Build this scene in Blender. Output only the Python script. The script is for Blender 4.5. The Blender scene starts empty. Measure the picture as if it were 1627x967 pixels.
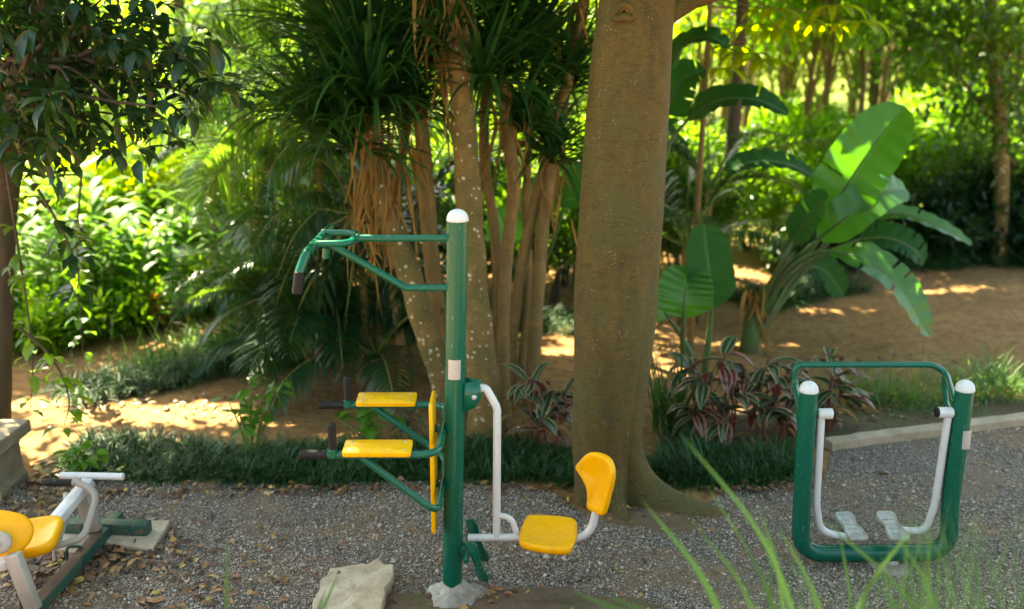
import bpy, bmesh, math
import numpy as np
from mathutils import Vector, Matrix
PI = math.pi
rng = np.random.default_rng(7)
scene = bpy.context.scene
COL = scene.collection

# ------------------------------------------------------------------ camera model (measured from the photograph)
FPX, H, PITCH = 1581.8, 3.0, math.radians(15.0)
CP, SP = math.cos(PITCH), math.sin(PITCH)
def ray(px, py):
    xc = (px-813.5)/FPX; yc = -(py-483.5)/FPX
    return np.array([xc, CP+yc*SP, -SP+yc*CP])
def P(px, py, Y):
    d = ray(px, py); t = Y/d[1]
    return np.array([d[0]*t, Y, H+d[2]*t])
def G(px, py, z=0.0):
    d = ray(px, py); t = (z-H)/d[2]
    return np.array([d[0]*t, d[1]*t, z])
cam = bpy.data.cameras.new('camera'); co = bpy.data.objects.new('camera', cam); COL.objects.link(co)
co.location = (0, 0, H); co.rotation_euler = (PI/2-PITCH, 0, 0)
cam.lens = 35; cam.sensor_width = 36; cam.clip_start = 0.05; cam.clip_end = 500
cam.dof.use_dof = True; cam.dof.focus_distance = 5.45; cam.dof.aperture_fstop = 1.0
scene.camera = co

# ------------------------------------------------------------------ light
SUN_EL, SUN_AZ = math.radians(54), math.radians(-32)       # azimuth from +Y towards +X: behind and to the left
S = np.array([math.sin(SUN_AZ)*math.cos(SUN_EL), math.cos(SUN_AZ)*math.cos(SUN_EL), math.sin(SUN_EL)])
world = bpy.data.worlds.new('World'); scene.world = world; world.use_nodes = True
nt = world.node_tree; bg = nt.nodes['Background']
sky = nt.nodes.new('ShaderNodeTexSky'); sky.sky_type = 'NISHITA'; sky.sun_disc = False
sky.sun_elevation = SUN_EL; sky.sun_rotation = SUN_AZ; sky.air_density = 1.0; sky.dust_density = 2.5
nt.links.new(sky.outputs[0], bg.inputs[0]); bg.inputs[1].default_value = 0.09
sl = bpy.data.lights.new('sun', 'SUN'); so = bpy.data.objects.new('sun', sl); COL.objects.link(so)
sl.energy = 5.0; sl.angle = math.radians(0.55); sl.color = (1.0, 0.90, 0.74)
so.rotation_euler = Vector(S).to_track_quat('Z', 'Y').to_euler()
vs = scene.view_settings; vs.view_transform = 'Standard'; vs.look = 'None'; vs.exposure = 3.32; vs.gamma = 1
vs.use_white_balance = True; vs.white_balance_temperature = 7900; vs.white_balance_tint = 0
scene.render.engine = 'CYCLES'
cy = scene.cycles
cy.use_denoising = True; cy.max_bounces = 7; cy.diffuse_bounces = 2; cy.glossy_bounces = 2; cy.transmission_bounces = 4
cy.sample_clamp_indirect = 6; cy.caustics_reflective = False; cy.caustics_refractive = False

# ------------------------------------------------------------------ mesh builder
class MB:
    def __init__(s): s.v=[]; s.uv=[]; s.t=[]; s.q=[]; s.n=0
    def add(s, v, faces, uv=None, t=None):
        v = np.asarray(v, float).reshape(-1,3); k = len(v)
        s.v.append(v); s.uv.append(np.zeros((k,2)) if uv is None else np.asarray(uv,float).reshape(-1,2))
        s.t.append(np.full(k, .5) if t is None else np.broadcast_to(np.asarray(t,float).reshape(-1), (k,)))
        for f in (faces if isinstance(faces, (list,tuple)) else [faces]):
            f = np.asarray(f, int)
            if f.size: s.q.append(f.reshape(-1, f.shape[-1]) + s.n)
        s.n += k
    def build(s, name, mat=None, parent=None, smooth=True, at=None):
        me = bpy.data.meshes.new(name)
        v = np.concatenate(s.v) if s.v else np.zeros((0,3))
        off = np.zeros(3) if at is None else np.asarray(at, float)
        p = parent
        while p is not None: off = off + np.array(p.location); p = p.parent
        v = v - off
        me.vertices.add(len(v)); me.vertices.foreach_set('co', v.astype(np.float32).ravel())
        if s.q:
            lv = np.concatenate([f.ravel() for f in s.q]); ls = np.concatenate([np.full(len(f), f.shape[1]) for f in s.q])
            me.loops.add(len(lv)); me.loops.foreach_set('vertex_index', lv.astype(np.int32))
            me.polygons.add(len(ls)); me.polygons.foreach_set('loop_start', np.concatenate([[0], np.cumsum(ls)[:-1]]).astype(np.int32))
            me.polygons.foreach_set('use_smooth', np.full(len(ls), smooth))
            ul = me.uv_layers.new(name='UVMap'); ul.data.foreach_set('uv', np.concatenate(s.uv)[lv].astype(np.float32).ravel())
        a = me.attributes.new('tint', 'FLOAT', 'POINT'); a.data.foreach_set('value', np.concatenate(s.t).astype(np.float32))
        me.update(calc_edges=True); me.validate()
        o = bpy.data.objects.new(name, me); COL.objects.link(o)
        if mat: me.materials.append(mat)
        if parent: o.parent = parent
        if at is not None: o.location = tuple(at)
        return o
def thing(name, label, cat, loc=(0,0,0), group=None):
    o = bpy.data.objects.new(name, None); COL.objects.link(o); o.location = tuple(float(c) for c in loc)
    o.empty_display_size = .1
    return tag(o, label, cat, group)
def tag(o, label=None, cat=None, group=None, kind=None):
    if label: o['label'] = label
    if cat: o['category'] = cat
    if group: o['group'] = group
    if kind: o['kind'] = kind
    return o
def dup(root, loc, rz=0, sc=1.0, label=None, group=None):
    r = root.copy(); COL.objects.link(r); r.location = tuple(float(c) for c in loc); r.rotation_euler = (0,0,rz)
    r.scale = (sc,sc,sc) if np.isscalar(sc) else sc
    if label: r['label'] = label
    if group: r['group'] = group
    for ch in [c for c in root.children]:
        c = ch.copy(); COL.objects.link(c); c.parent = r
        for g in [x for x in ch.children]:
            d = g.copy(); COL.objects.link(d); d.parent = c
    return r

def nrm(a): return a/np.maximum(np.linalg.norm(a, axis=-1, keepdims=True), 1e-9)
def cr(pts, n=8, closed=False):
    p = np.asarray(pts, float)
    if closed: p = np.vstack([p[-1:], p, p[:2]])
    else: p = np.vstack([2*p[0]-p[1], p, 2*p[-1]-p[-2]])
    out = []
    t = np.linspace(0,1,n,endpoint=False)[:,None]
    for i in range(1, len(p)-2):
        a,b,c,d = p[i-1],p[i],p[i+1],p[i+2]
        out.append(.5*((2*b)+(-a+c)*t+(2*a-5*b+4*c-d)*t**2+(-a+3*b-3*c+d)*t**3))
    out = np.vstack(out)
    return out if closed else np.vstack([out, p[-2:-1]])
def fillet(pts, r, n=7):
    """a polyline whose corners are rounded with radius r (bent tube)"""
    p = [np.asarray(x,float) for x in pts]; out=[p[0]]
    rs = r if isinstance(r,(list,tuple)) else [r]*(len(p)-2)
    for i in range(1,len(p)-1):
        a = nrm(p[i-1]-p[i]); b = nrm(p[i+1]-p[i]); ca = float(np.clip(a@b,-.9999,.9999))
        th = math.acos(ca); d = rs[i-1]/math.tan(th/2)
        d = min(d, .48*np.linalg.norm(p[i-1]-p[i]), .48*np.linalg.norm(p[i+1]-p[i]))
        s,e = p[i]+a*d, p[i]+b*d
        for t in np.linspace(0,1,n): out.append((1-t)**2*s+2*t*(1-t)*p[i]+t*t*e)
    out.append(p[-1]); return np.array(out)
def tube(mb, pts, r, n=14, cap=True, rfun=None, t=.5, uvs=1.0):
    p = np.asarray(pts,float); m = len(p); r = np.broadcast_to(np.asarray(r,float),(m,))
    tg = nrm(np.gradient(p,axis=0))
    ref = np.array([0,0,1.]) if abs(tg[0][2])<.9 else np.array([1.,0,0])
    u = nrm(np.cross(tg[0],ref)); U=[u]
    for i in range(1,m):
        u = u - tg[i]*(u@tg[i]); u = nrm(u); U.append(u)
    U = np.array(U); W = np.cross(tg,U)
    a = np.linspace(0,2*PI,n,endpoint=False)
    rad = r[:,None]*np.ones((1,n))
    if rfun is not None: rad = rad*rfun(m,a)
    V = p[:,None,:]+rad[:,:,None]*(np.cos(a)[None,:,None]*U[:,None,:]+np.sin(a)[None,:,None]*W[:,None,:])
    L = np.concatenate([[0],np.cumsum(np.linalg.norm(np.diff(p,axis=0),axis=1))])
    uv = np.stack(np.broadcast_arrays((a/(2*PI))[None,:], L[:,None]*uvs),-1)
    i = np.arange(m-1)[:,None]*n; j = np.arange(n)[None,:]; k=(j+1)%n
    F = np.stack([i+j,i+k,i+n+k,i+n+j],-1).reshape(-1,4)
    mb.add(V.reshape(-1,3),[F],uv.reshape(-1,2),t)
    if cap:
        for e,rev in ((0,True),(m-1,False)):
            # bevelled flat end
            c = p[e]; ring = V[e]; sgn = -1 if rev else 1
            r2 = c+(ring-c)*.86+sgn*tg[e]*r[e]*.12
            vv = np.vstack([ring,r2,[c+sgn*tg[e]*r[e]*.12]])
            jj=np.arange(n); kk=(jj+1)%n
            f1=np.stack([jj,kk,n+kk,n+jj],-1); f2=np.stack([n+jj,n+kk,np.full(n,2*n)],-1)
            if rev: f1=f1[:,::-1]; f2=f2[:,::-1]
            mb.add(vv,[f1,f2],None,t)
def ringloft(mb, outline, prof, M=None, t=.5, dish=0.0):
    """outline (N,2) lofted through (scale, z) rings; closed with fans"""
    o = np.asarray(outline,float); n=len(o); c=o.mean(0)
    rings=[np.column_stack([c+(o-c)*s, np.full(n,z)]) for s,z in prof]
    top=np.array([[c[0],c[1],prof[-1][1]-dish]]); bot=np.array([[c[0],c[1],prof[0][1]]])
    V=np.vstack(rings+[top,bot]); m=len(prof)
    i=np.arange(m-1)[:,None]*n; j=np.arange(n)[None,:]; k=(j+1)%n
    F=np.stack([i+j,i+k,i+n+k,i+n+j],-1).reshape(-1,4)
    jj=np.arange(n); kk=(jj+1)%n
    T=np.stack([(m-1)*n+jj,(m-1)*n+kk,np.full(n,m*n)],-1); B=np.stack([kk,jj,np.full(n,m*n+1)],-1)
    if M is not None: V=(np.c_[V,np.ones(len(V))]@np.array(M).T)[:,:3]
    mb.add(V,[F,T,B],None,t)
def rrect(w,h,r,n=5):
    out=[]
    for cx,cy,a0 in ((w/2-r,h/2-r,0),(-w/2+r,h/2-r,PI/2),(-w/2+r,-h/2+r,PI),(w/2-r,-h/2+r,1.5*PI)):
        for a in np.linspace(a0,a0+PI/2,n): out.append((cx+r*math.cos(a),cy+r*math.sin(a)))
    return np.array(out)
def slab_prof(th, e=.006, s=.97):
    return [(s,0),(1,e),(1,th-e),(s,th)]
def frame_matrix(o, x, y):
    x=nrm(np.asarray(x,float)); y=np.asarray(y,float); y=nrm(y-x*(x@y)); z=np.cross(x,y)
    M=np.eye(4); M[:3,0]=x; M[:3,1]=y; M[:3,2]=z; M[:3,3]=o; return M
def beam(mb, a, b, w, h, up=(0,0,1), r=.006, t=.5):
    a=np.asarray(a,float); b=np.asarray(b,float); z=nrm(b-a); y=np.asarray(up,float); y=nrm(y-z*(z@y)); x=np.cross(y,z)
    M=np.eye(4); M[:3,0]=x; M[:3,1]=y; M[:3,2]=z; M[:3,3]=a; L=np.linalg.norm(b-a)
    s=1-2*r/min(w,h)*.6
    ringloft(mb, rrect(w,h,r,4), [(s,0),(1,r),(1,L-r),(s,L)], M, t)
def dome(mb, c, axis, r, hgt, n=20, m=7):
    axis=nrm(np.asarray(axis,float)); ref=np.array([1.,0,0]) if abs(axis[0])<.9 else np.array([0,1.,0])
    M=frame_matrix(c, ref-axis*(ref@axis), np.cross(axis,ref))
    o=[(r*math.cos(a),r*math.sin(a)) for a in np.linspace(0,2*PI,n,endpoint=False)]
    ringloft(mb,o,[(1,-.012),(1,0)]+[(math.cos(x),hgt*math.sin(x)) for x in np.linspace(.1,PI/2-.06,m)],M)

# ------------------------------------------------------------------ foliage generators (vectorised)
def rand_dirs(n, zmin=-1, zmax=1):
    z=rng.uniform(zmin,zmax,n); a=rng.uniform(0,2*PI,n); q=np.sqrt(np.maximum(0,1-z*z))
    return np.stack([q*np.cos(a),q*np.sin(a),z],-1)
L4=(np.array([[0,0,0],[.45,-1,.25],[.45,1,.25],[1,0,-.06]]),[np.array([[0,1,3],[0,3,2]])])
L8=(np.array([[0,0,0],[.3,-.92,.16],[.3,0,.03],[.3,.92,.16],[.68,-.78,.08],[.68,0,-.02],[.68,.78,.08],[1,0,-.22]]),
    [np.array([[0,2,1],[0,3,2],[4,5,7],[5,6,7]]),np.array([[1,2,5,4],[2,3,6,5]])])
def leaves(mb, pos, d, up, L, W, tmpl=L4, t=None):
    pos=np.asarray(pos,float); N=len(pos)
    if N==0: return
    d=nrm(np.broadcast_to(np.asarray(d,float),(N,3))); up=np.broadcast_to(np.asarray(up,float),(N,3))
    s=nrm(np.cross(d,up)); u=np.cross(s,d)
    L=np.broadcast_to(np.asarray(L,float),(N,)); W=np.broadcast_to(np.asarray(W,float),(N,))
    T,F=tmpl; k=len(T)
    V=pos[:,None]+d[:,None]*(L[:,None]*T[:,0])[...,None]+s[:,None]*(W[:,None]*T[:,1]*.5)[...,None]+u[:,None]*(np.where(T[:,1]!=0,W[:,None]*T[:,2],L[:,None]*T[:,2]))[...,None]
    o=(np.arange(N)*k)[:,None,None]
    uv=np.broadcast_to(np.stack([T[:,1]*.5+.5,T[:,0]],-1),(N,k,2))
    t=rng.uniform(0,1,N) if t is None else np.broadcast_to(np.asarray(t,float),(N,))
    mb.add(V.reshape(-1,3),[(f[None]+o).reshape(-1,f.shape[1]) for f in F],uv.reshape(-1,2),np.repeat(t,k))
def straps(mb, pos, d, L, W, g=1.0, seg=5, fold=.25, t=None, up=None, prof=None, wob=0.0):
    """long narrow leaves bending under their weight; g = how much"""
    pos=np.asarray(pos,float); N=len(pos)
    if N==0: return
    d=nrm(np.broadcast_to(np.asarray(d,float),(N,3)).copy()); L=np.broadcast_to(np.asarray(L,float),(N,)); W=np.broadcast_to(np.asarray(W,float),(N,))
    g=np.broadcast_to(np.asarray(g,float),(N,))
    p=pos.copy(); u=np.linspace(0,1,seg+1)
    pr=(np.minimum(1,u*4+.35)*(1-u**2.2)+.02) if prof is None else np.array([prof(x) for x in u])
    rows=[]
    ref=np.array([0,0,1.]) if up is None else np.asarray(up,float)
    s=np.cross(d,np.broadcast_to(ref,(N,3))); bad=np.linalg.norm(s,axis=1)<.05
    s[bad]=rand_dirs(int(bad.sum())) if bad.any() else s[bad]
    s=nrm(s)
    for i in range(seg+1):
        nn=np.cross(s,d)
        w=(W*pr[i]*.5)[:,None]
        rows.append(np.stack([p-s*w+nn*w*fold*2,p,p+s*w+nn*w*fold*2],1))
        if i<seg:
            p=p+d*(L/seg)[:,None]
            if wob: d=d+rng.normal(0,wob,(N,3))
            d=d+np.array([0,0,-1.])*(g/seg*(.4+1.2*u[i]))[:,None]; d=nrm(d); s=nrm(s-d*np.sum(s*d,1,keepdims=True))
    V=np.stack(rows,1)  # N,seg+1,3,3
    k=(seg+1)*3; i=np.arange(seg)[:,None]*3; j=np.arange(2)[None]
    F=np.stack([i+j,i+j+1,i+j+4,i+j+3],-1).reshape(-1,4)
    uv=np.stack(np.broadcast_arrays(np.array([0,.5,1.])[None,:],u[:,None]),-1).reshape(-1,2)
    t=rng.uniform(0,1,N) if t is None else np.broadcast_to(np.asarray(t,float),(N,))
    mb.add(V.reshape(-1,3),[(F[None]+(np.arange(N)*k)[:,None,None]).reshape(-1,4)],np.broadcast_to(uv,(N,k,2)).reshape(-1,2),np.repeat(t,k))
def frond(mb, base, d, L, droop=1.0, nl=34, ll=.5, lw=.035, t=.5, vee=.5, stem=None, roll=0.0, lg=1.6):
    """a pinnate palm frond: drooping rachis with leaflets on both sides"""
    m=nl; p=np.asarray(base,float).copy(); d=nrm(np.asarray(d,float)); pts=[p.copy()]; ds=[d.copy()]
    for i in range(m):
        p=p+d*L/m; d=nrm(d+np.array([0,0,-1])*droop/m*(.3+1.4*i/m)); pts.append(p.copy()); ds.append(d.copy())
    pts=np.array(pts); ds=np.array(ds); k0=int(m*.14)
    s=nrm(np.cross(ds,np.array([0,0,1.])+1e-6)); n=np.cross(s,ds)
    rl=roll*np.linspace(.3,1,m+1)[:,None]; s,n=s*np.cos(rl)+n*np.sin(rl),n*np.cos(rl)-s*np.sin(rl)
    u=np.linspace(0,1,m+1)
    prof=np.sin(np.clip((u-.08)/.95,0,1)*PI)**.55*(1-.25*u)
    for sg in (-1,1):
        D=ds*(.45+.5*u[:,None])+sg*s*1.0+n*vee*(1-.8*u[:,None])+rng.normal(0,.06,ds.shape)
        ix=np.arange(k0,m+1); ix=ix[~(in_gap(pts[ix]+D[ix]*.15)&(pts[ix][:,2]>1.3))]
        if len(ix): straps(mb,pts[ix],D[ix],(ll*prof*rng.uniform(.88,1.1,m+1))[ix],lw*np.clip(prof[ix]+.2,0,1),g=lg*rng.uniform(.7,1.3,len(ix)),seg=4,fold=.1,t=np.clip(t+rng.normal(0,.12,len(ix)),0,1))
    if stem is not None: tube(stem,pts[::3],np.linspace(.014,.004,len(pts[::3])),6,cap=False)
def crown_clusters(centers, radii, n, shell=.55):
    """points in lumpy clumps: n per centre; returns positions and outward directions"""
    out=[];dr=[]
    for c,r,k in zip(centers,radii,n):
        q=rand_dirs(k); rr=rng.uniform(shell,1,k)**.6
        out.append(np.asarray(c)+q*rr[:,None]*np.asarray(r)); dr.append(q)
    return np.vstack(out),np.vstack(dr)
# gaps of the canopy: where sunlight reaches the clearing (world x, y, radius x, radius y at ground level)
GAPS=[]
def gap(px,py,rx,ry,z=0.0,rot=0.0):
    g=G(px,py,z); q=g-S*(z/S[2]); GAPS.append((q[0],q[1],rx,ry,rot))
def in_gap(p):
    q=p[:,:2]-S[None,:2]*(p[:,2:3]/S[2]); m=np.zeros(len(p),bool)
    for x,y,a,b,ro in GAPS:
        dx=q[:,0]-x; dy=q[:,1]-y; c,s=math.cos(ro),math.sin(ro)
        m|=((dx*c+dy*s)/a)**2+((-dx*s+dy*c)/b)**2<1
    return m

# ------------------------------------------------------------------ materials
class NT:
    def __init__(s,name):
        s.m=bpy.data.materials.new(name); s.m.use_nodes=True; s.t=s.m.node_tree; s.b=s.t.nodes['Principled BSDF']; s.out=s.t.nodes['Material Output']
    def n(s,typ,**kw):
        x=s.t.nodes.new('ShaderNode'+typ)
        for k,v in kw.items():
            if k in x.inputs: s.set(x.inputs[k],v)
            else: setattr(x,k,v)
        return x
    def set(s,inp,v):
        if isinstance(v,bpy.types.NodeSocket): s.t.links.new(v,inp)
        else: inp.default_value=v
    def coord(s,kind='Object',sc=(1,1,1)):
        c=s.n('TexCoord'); mp=s.n('Mapping'); s.t.links.new(c.outputs[kind],mp.inputs[0]); mp.inputs['Scale'].default_value=sc; return mp.outputs[0]
    def noise(s,vec,scale,detail=4,rough=.55,dist=0):
        x=s.n('TexNoise',Scale=scale,Detail=detail,Roughness=rough,Distortion=dist); s.t.links.new(vec,x.inputs['Vector']); return x.outputs[0]
    def ramp(s,fac,stops,interp='LINEAR'):
        x=s.n('ValToRGB'); s.t.links.new(fac,x.inputs[0]); e=x.color_ramp.elements; x.color_ramp.interpolation=interp
        while len(e)<len(stops): e.new(.5)
        for el,(p,c) in zip(e,stops): el.position=p; el.color=(c,c,c,1) if np.isscalar(c) else (*c,1)
        return x.outputs[0]
    def mix(s,f,a,b,typ='MIX'):
        x=s.n('Mix',data_type='RGBA',blend_type=typ)
        s.set(x.inputs[0],f); s.set(x.inputs[6],a if not isinstance(a,tuple) else (*a,1)); s.set(x.inputs[7],b if not isinstance(b,tuple) else (*b,1)); return x.outputs[2]
    def math(s,op,a,b=0.0):
        x=s.n('Math',operation=op); s.set(x.inputs[0],a); s.set(x.inputs[1],b); return x.outputs[0]
    def attr(s,name):
        return s.n('Attribute',attribute_name=name).outputs['Fac']
    def bump(s,h,strength=.5,dist=.01):
        x=s.n('Bump',Strength=strength,Distance=dist); s.t.links.new(h,x.inputs['Height']); s.t.links.new(x.outputs[0],s.b.inputs['Normal']); return x.outputs[0]
    def col(s,c): s.set(s.b.inputs['Base Color'],c if not isinstance(c,tuple) else (*c,1))
    def rough(s,r): s.set(s.b.inputs['Roughness'],r)
def paint(name,c,rough=.3,wear=(.25,.2,.15),amount=.25,coat=.3,chip=0.0):
    k=NT(name); v=k.coord(); n1=k.noise(v,9,5); n2=k.noise(v,140,3)
    f=k.ramp(n1,[(.5,0.0),(.85,amount)]); base=k.mix(f,c,wear)
    sp=k.ramp(n2,[(.7,0.0),(.74,amount*.8)]); base=k.mix(sp,base,(.45,.42,.36))
    if chip:
        n3=k.noise(v,26,6,.7); base=k.mix(k.ramp(n3,[(.60-chip*.2,0.0),(.63-chip*.2,1.0)]),base,(.14,.085,.05))
    st=k.noise(k.coord('Object',(22,22,1.6)),1,4,.6); base=k.mix(k.ramp(st,[(.5,0.0),(.75,amount)]),base,tuple(x*.45+.012 for x in c))
    sc=k.noise(k.coord('Object',(90,90,14)),1,5,.75); base=k.mix(k.ramp(sc,[(.655,0.0),(.67,min(1,amount*3))]),base,(.40,.38,.33))
    k.col(base); k.rough(k.ramp(n1,[(.3,rough*.8),(.8,min(1,rough*1.5))])); k.b.inputs['Specular IOR Level'].default_value=.28; k.b.inputs['Coat Weight'].default_value=coat*.5; k.b.inputs['Coat Roughness'].default_value=.12
    k.bump(k.noise(v,60,3),.04,.004); return k.m
def leafmat(name,c1,c2,trans=.45,tc=None,rough=.38,vein=True,spec=.5):
    k=NT(name); t=k.attr('tint'); base=k.mix(t,c1,c2)
    v=k.coord(); base=k.mix(k.ramp(k.noise(v,7,3),[(.35,0.0),(.75,.35)]),base,tuple(x*.55 for x in c1))
    if vein:
        uv=k.coord('UV'); sx=k.n('SeparateXYZ'); k.t.links.new(uv,sx.inputs[0])
        d=k.math('ABSOLUTE',k.math('SUBTRACT',sx.outputs[0],.5)); base=k.mix(k.ramp(d,[(.02,.45),(.07,0.0)]),base,tuple(min(1,x*2.2+.01) for x in c2))
    k.col(base); k.rough(rough); k.b.inputs['Specular IOR Level'].default_value=spec
    tr=k.n('BsdfTranslucent'); tcol=k.mix(t,tuple(min(1,x) for x in (tc or tuple(x*2.5 for x in c1))),tuple(min(1,x) for x in (tuple(x*1.25 for x in tc) if tc else tuple(x*3 for x in c2))))
    k.t.links.new(tcol,tr.inputs[0])
    ms=k.n('MixShader'); ms.inputs[0].default_value=trans; k.t.links.new(k.b.outputs[0],ms.inputs[1]); k.t.links.new(tr.outputs[0],ms.inputs[2]); k.t.links.new(ms.outputs[0],k.out.inputs[0])
    return k.m
def barkmat(name,c1,c2,moss=None,spots=None,ring=0.0,rough=.85,scale=1.0,bump=.6):
    k=NT(name); v=k.coord('Object'); vs_=k.coord('Object',(1,1,.28)); vh=k.coord('Object',(1,1,3.2))
    a=k.noise(vs_,14*scale,7,.65,.4); b=k.noise(v,3.2*scale,4)
    base=k.mix(k.ramp(a,[(.3,0.0),(.7,1.0)]),c1,c2)
    if moss: base=k.mix(k.ramp(b,[(.46,0.0),(.62,.75)]),base,moss)
    h=a
    if ring:
        r=k.noise(vh,16*scale,6,.7,1.2); base=k.mix(k.ramp(r,[(.36,ring),(.5,0.0)]),base,tuple(x*.5 for x in c1)); h=k.math('ADD',a,k.math('MULTIPLY',r,1.5))
    if spots:
        vo=k.n('TexVoronoi',Scale=spots[1]); k.t.links.new(v,vo.inputs['Vector'])
        nn=k.noise(v,9,2); lim=k.math('MULTIPLY',k.ramp(nn,[(.38,0.0),(.66,1.0)]),spots[2])
        f=k.math('LESS_THAN',vo.outputs['Distance'],lim); base=k.mix(k.math('MULTIPLY',f,.8),base,spots[0])
    k.col(base); k.rough(rough); k.bump(h,bump,.012); return k.m
# ------------------------------------------------------------------ palette
GREEN=paint('green_enamel',(.0003,.092,.055),.24,(.02,.09,.055),.2,.3)
GREEN_OLD=paint('worn_green_enamel',(.012,.075,.055),.5,(.12,.09,.06),.7,.1,chip=.22)
RUST_TOP=paint('rusty_brown_paint',(.14,.085,.055),.7,(.05,.08,.06),.6,.0,chip=.1)
YELLOW=paint('yellow_panel',(.80,.42,.008),.38,(.5,.27,.03),.4,.12)
PLASTIC=paint('yellow_plastic',(.83,.40,.006),.42,(.55,.25,.02),.28,.08)
GREY=paint('light_grey_enamel',(.54,.55,.545),.36,(.34,.33,.29),.35,.3)
TAUPE=paint('taupe_enamel',(.36,.34,.30),.45,(.2,.17,.13),.5,.1)
CAPW=paint('white_cap_plastic',(.62,.63,.64),.5,(.38,.36,.33),.45,.0)
RUBBER=paint('black_rubber',(.006,.006,.0065),.62,(.02,.019,.017),.3,.0)
PEDAL=paint('grey_plastic',(.36,.37,.33),.4,(.22,.19,.12),.75,.1)
def steel():
    k=NT('brushed_plate'); v=k.coord('Object',(60,60,420)); n=k.noise(v,1,4,.7)
    k.col(k.ramp(n,[(.3,(.25,.25,.25)),(.6,(.50,.50,.50)),(.8,(.36,.36,.36))])); k.b.inputs['Metallic'].default_value=.35; k.rough(.42); return k.m
STEEL=steel()
def concrete(name,c,c2,sc=6.0,bump=.5):
    k=NT(name); v=k.coord(); n=k.noise(v,sc,7,.62); m=k.noise(v,sc*9,4,.6)
    b=k.mix(k.ramp(n,[(.35,0.0),(.66,1.0)]),c,c2); b=k.mix(k.ramp(m,[(.35,.4),(.6,0.0)]),b,tuple(x*.6 for x in c))
    k.col(b); k.rough(.92); k.bump(k.math('ADD',n,k.math('MULTIPLY',m,.5)),bump,.02); return k.m
STONE=concrete('pale_limestone',(.52,.44,.32),(.30,.23,.15),7)
CONCRETE=concrete('whitish_concrete',(.46,.43,.37),(.17,.135,.095),9)
PAVER=concrete('worn_paver',(.46,.40,.30),(.30,.25,.17),5)
KERB=concrete('kerb_concrete',(.40,.34,.24),(.24,.20,.12),5)
CARVED=concrete('carved_sandstone',(.30,.245,.17),(.20,.155,.10),8)

# ------------------------------------------------------------------ ground
def dirtmat():
    k=NT('bare_dirt'); v=k.coord(); a=k.noise(v,.9,6,.6); b=k.noise(v,11,6,.65); c=k.noise(v,70,3)
    base=k.mix(k.ramp(a,[(.35,0.0),(.65,1.0)]),(.22,.115,.043),(.33,.19,.078))
    base=k.mix(k.ramp(b,[(.45,0.0),(.62,.7)]),base,(.12,.064,.030))
    base=k.mix(k.ramp(c,[(.62,0.0),(.68,.5)]),base,(.34,.23,.13))
    # moss and low weeds creep over the far terrain and the shady kerb side
    g=k.n('NewGeometry'); sp=k.n('SeparateXYZ'); k.t.links.new(g.outputs['Position'],sp.inputs[0])
    far=k.ramp(k.math('DIVIDE',sp.outputs[1],40.0),[(.34,0.0),(.42,1.0)])
    base=k.mix(far,base,k.mix(b,(.09,.13,.02),(.17,.20,.035)))
    k.col(base); k.rough(.95); k.b.inputs['Specular IOR Level'].default_value=.15
    k.bump(k.math('ADD',k.math('MULTIPLY',a,1.5),k.math('ADD',b,k.math('MULTIPLY',c,.35))),.7,.03); return k.m
def terrain_z(x,y):
    z=np.zeros_like(x)
    z+=np.clip((y-16)/30,0,1)**1.3*2.6                        # hillside behind
    z+=np.clip((-3.4-x)/6,0,1)*np.clip((y-8.5)/4,0,1)*-.0
    bank=np.clip((4.25-y)/2.05,0,1); z+=1.3*bank*(1.5-.5*bank)*np.clip((y+3)/3,0,1)*0+1.3*bank
    und=.03*np.sin(x*1.7+.6*y)*np.sin(y*1.3+1)+.018*np.sin(3.1*x+2)*np.cos(2.7*y)
    z+=und*np.clip((y-8.8)/1.2,0,1)
    return z
def make_ground():
    xs=np.unique(np.concatenate([np.linspace(-60,-10,18),np.linspace(-10,10,121),np.linspace(10,60,18)]))
    ys=np.unique(np.concatenate([np.linspace(-8,2,14),np.linspace(2,16,101),np.linspace(16,80,34)]))
    X,Y=np.meshgrid(xs,ys); Z=terrain_z(X,Y)
    V=np.stack([X,Y,Z],-1).reshape(-1,3); n=len(xs); i=np.arange(len(ys)-1)[:,None]*n; j=np.arange(n-1)[None]
    mb=MB(); mb.add(V,[np.stack([i+j,i+j+1,i+n+j+1,i+n+j],-1).reshape(-1,4)])
    tag(mb.build('ground',dirtmat()),kind='structure')
make_ground()

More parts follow.
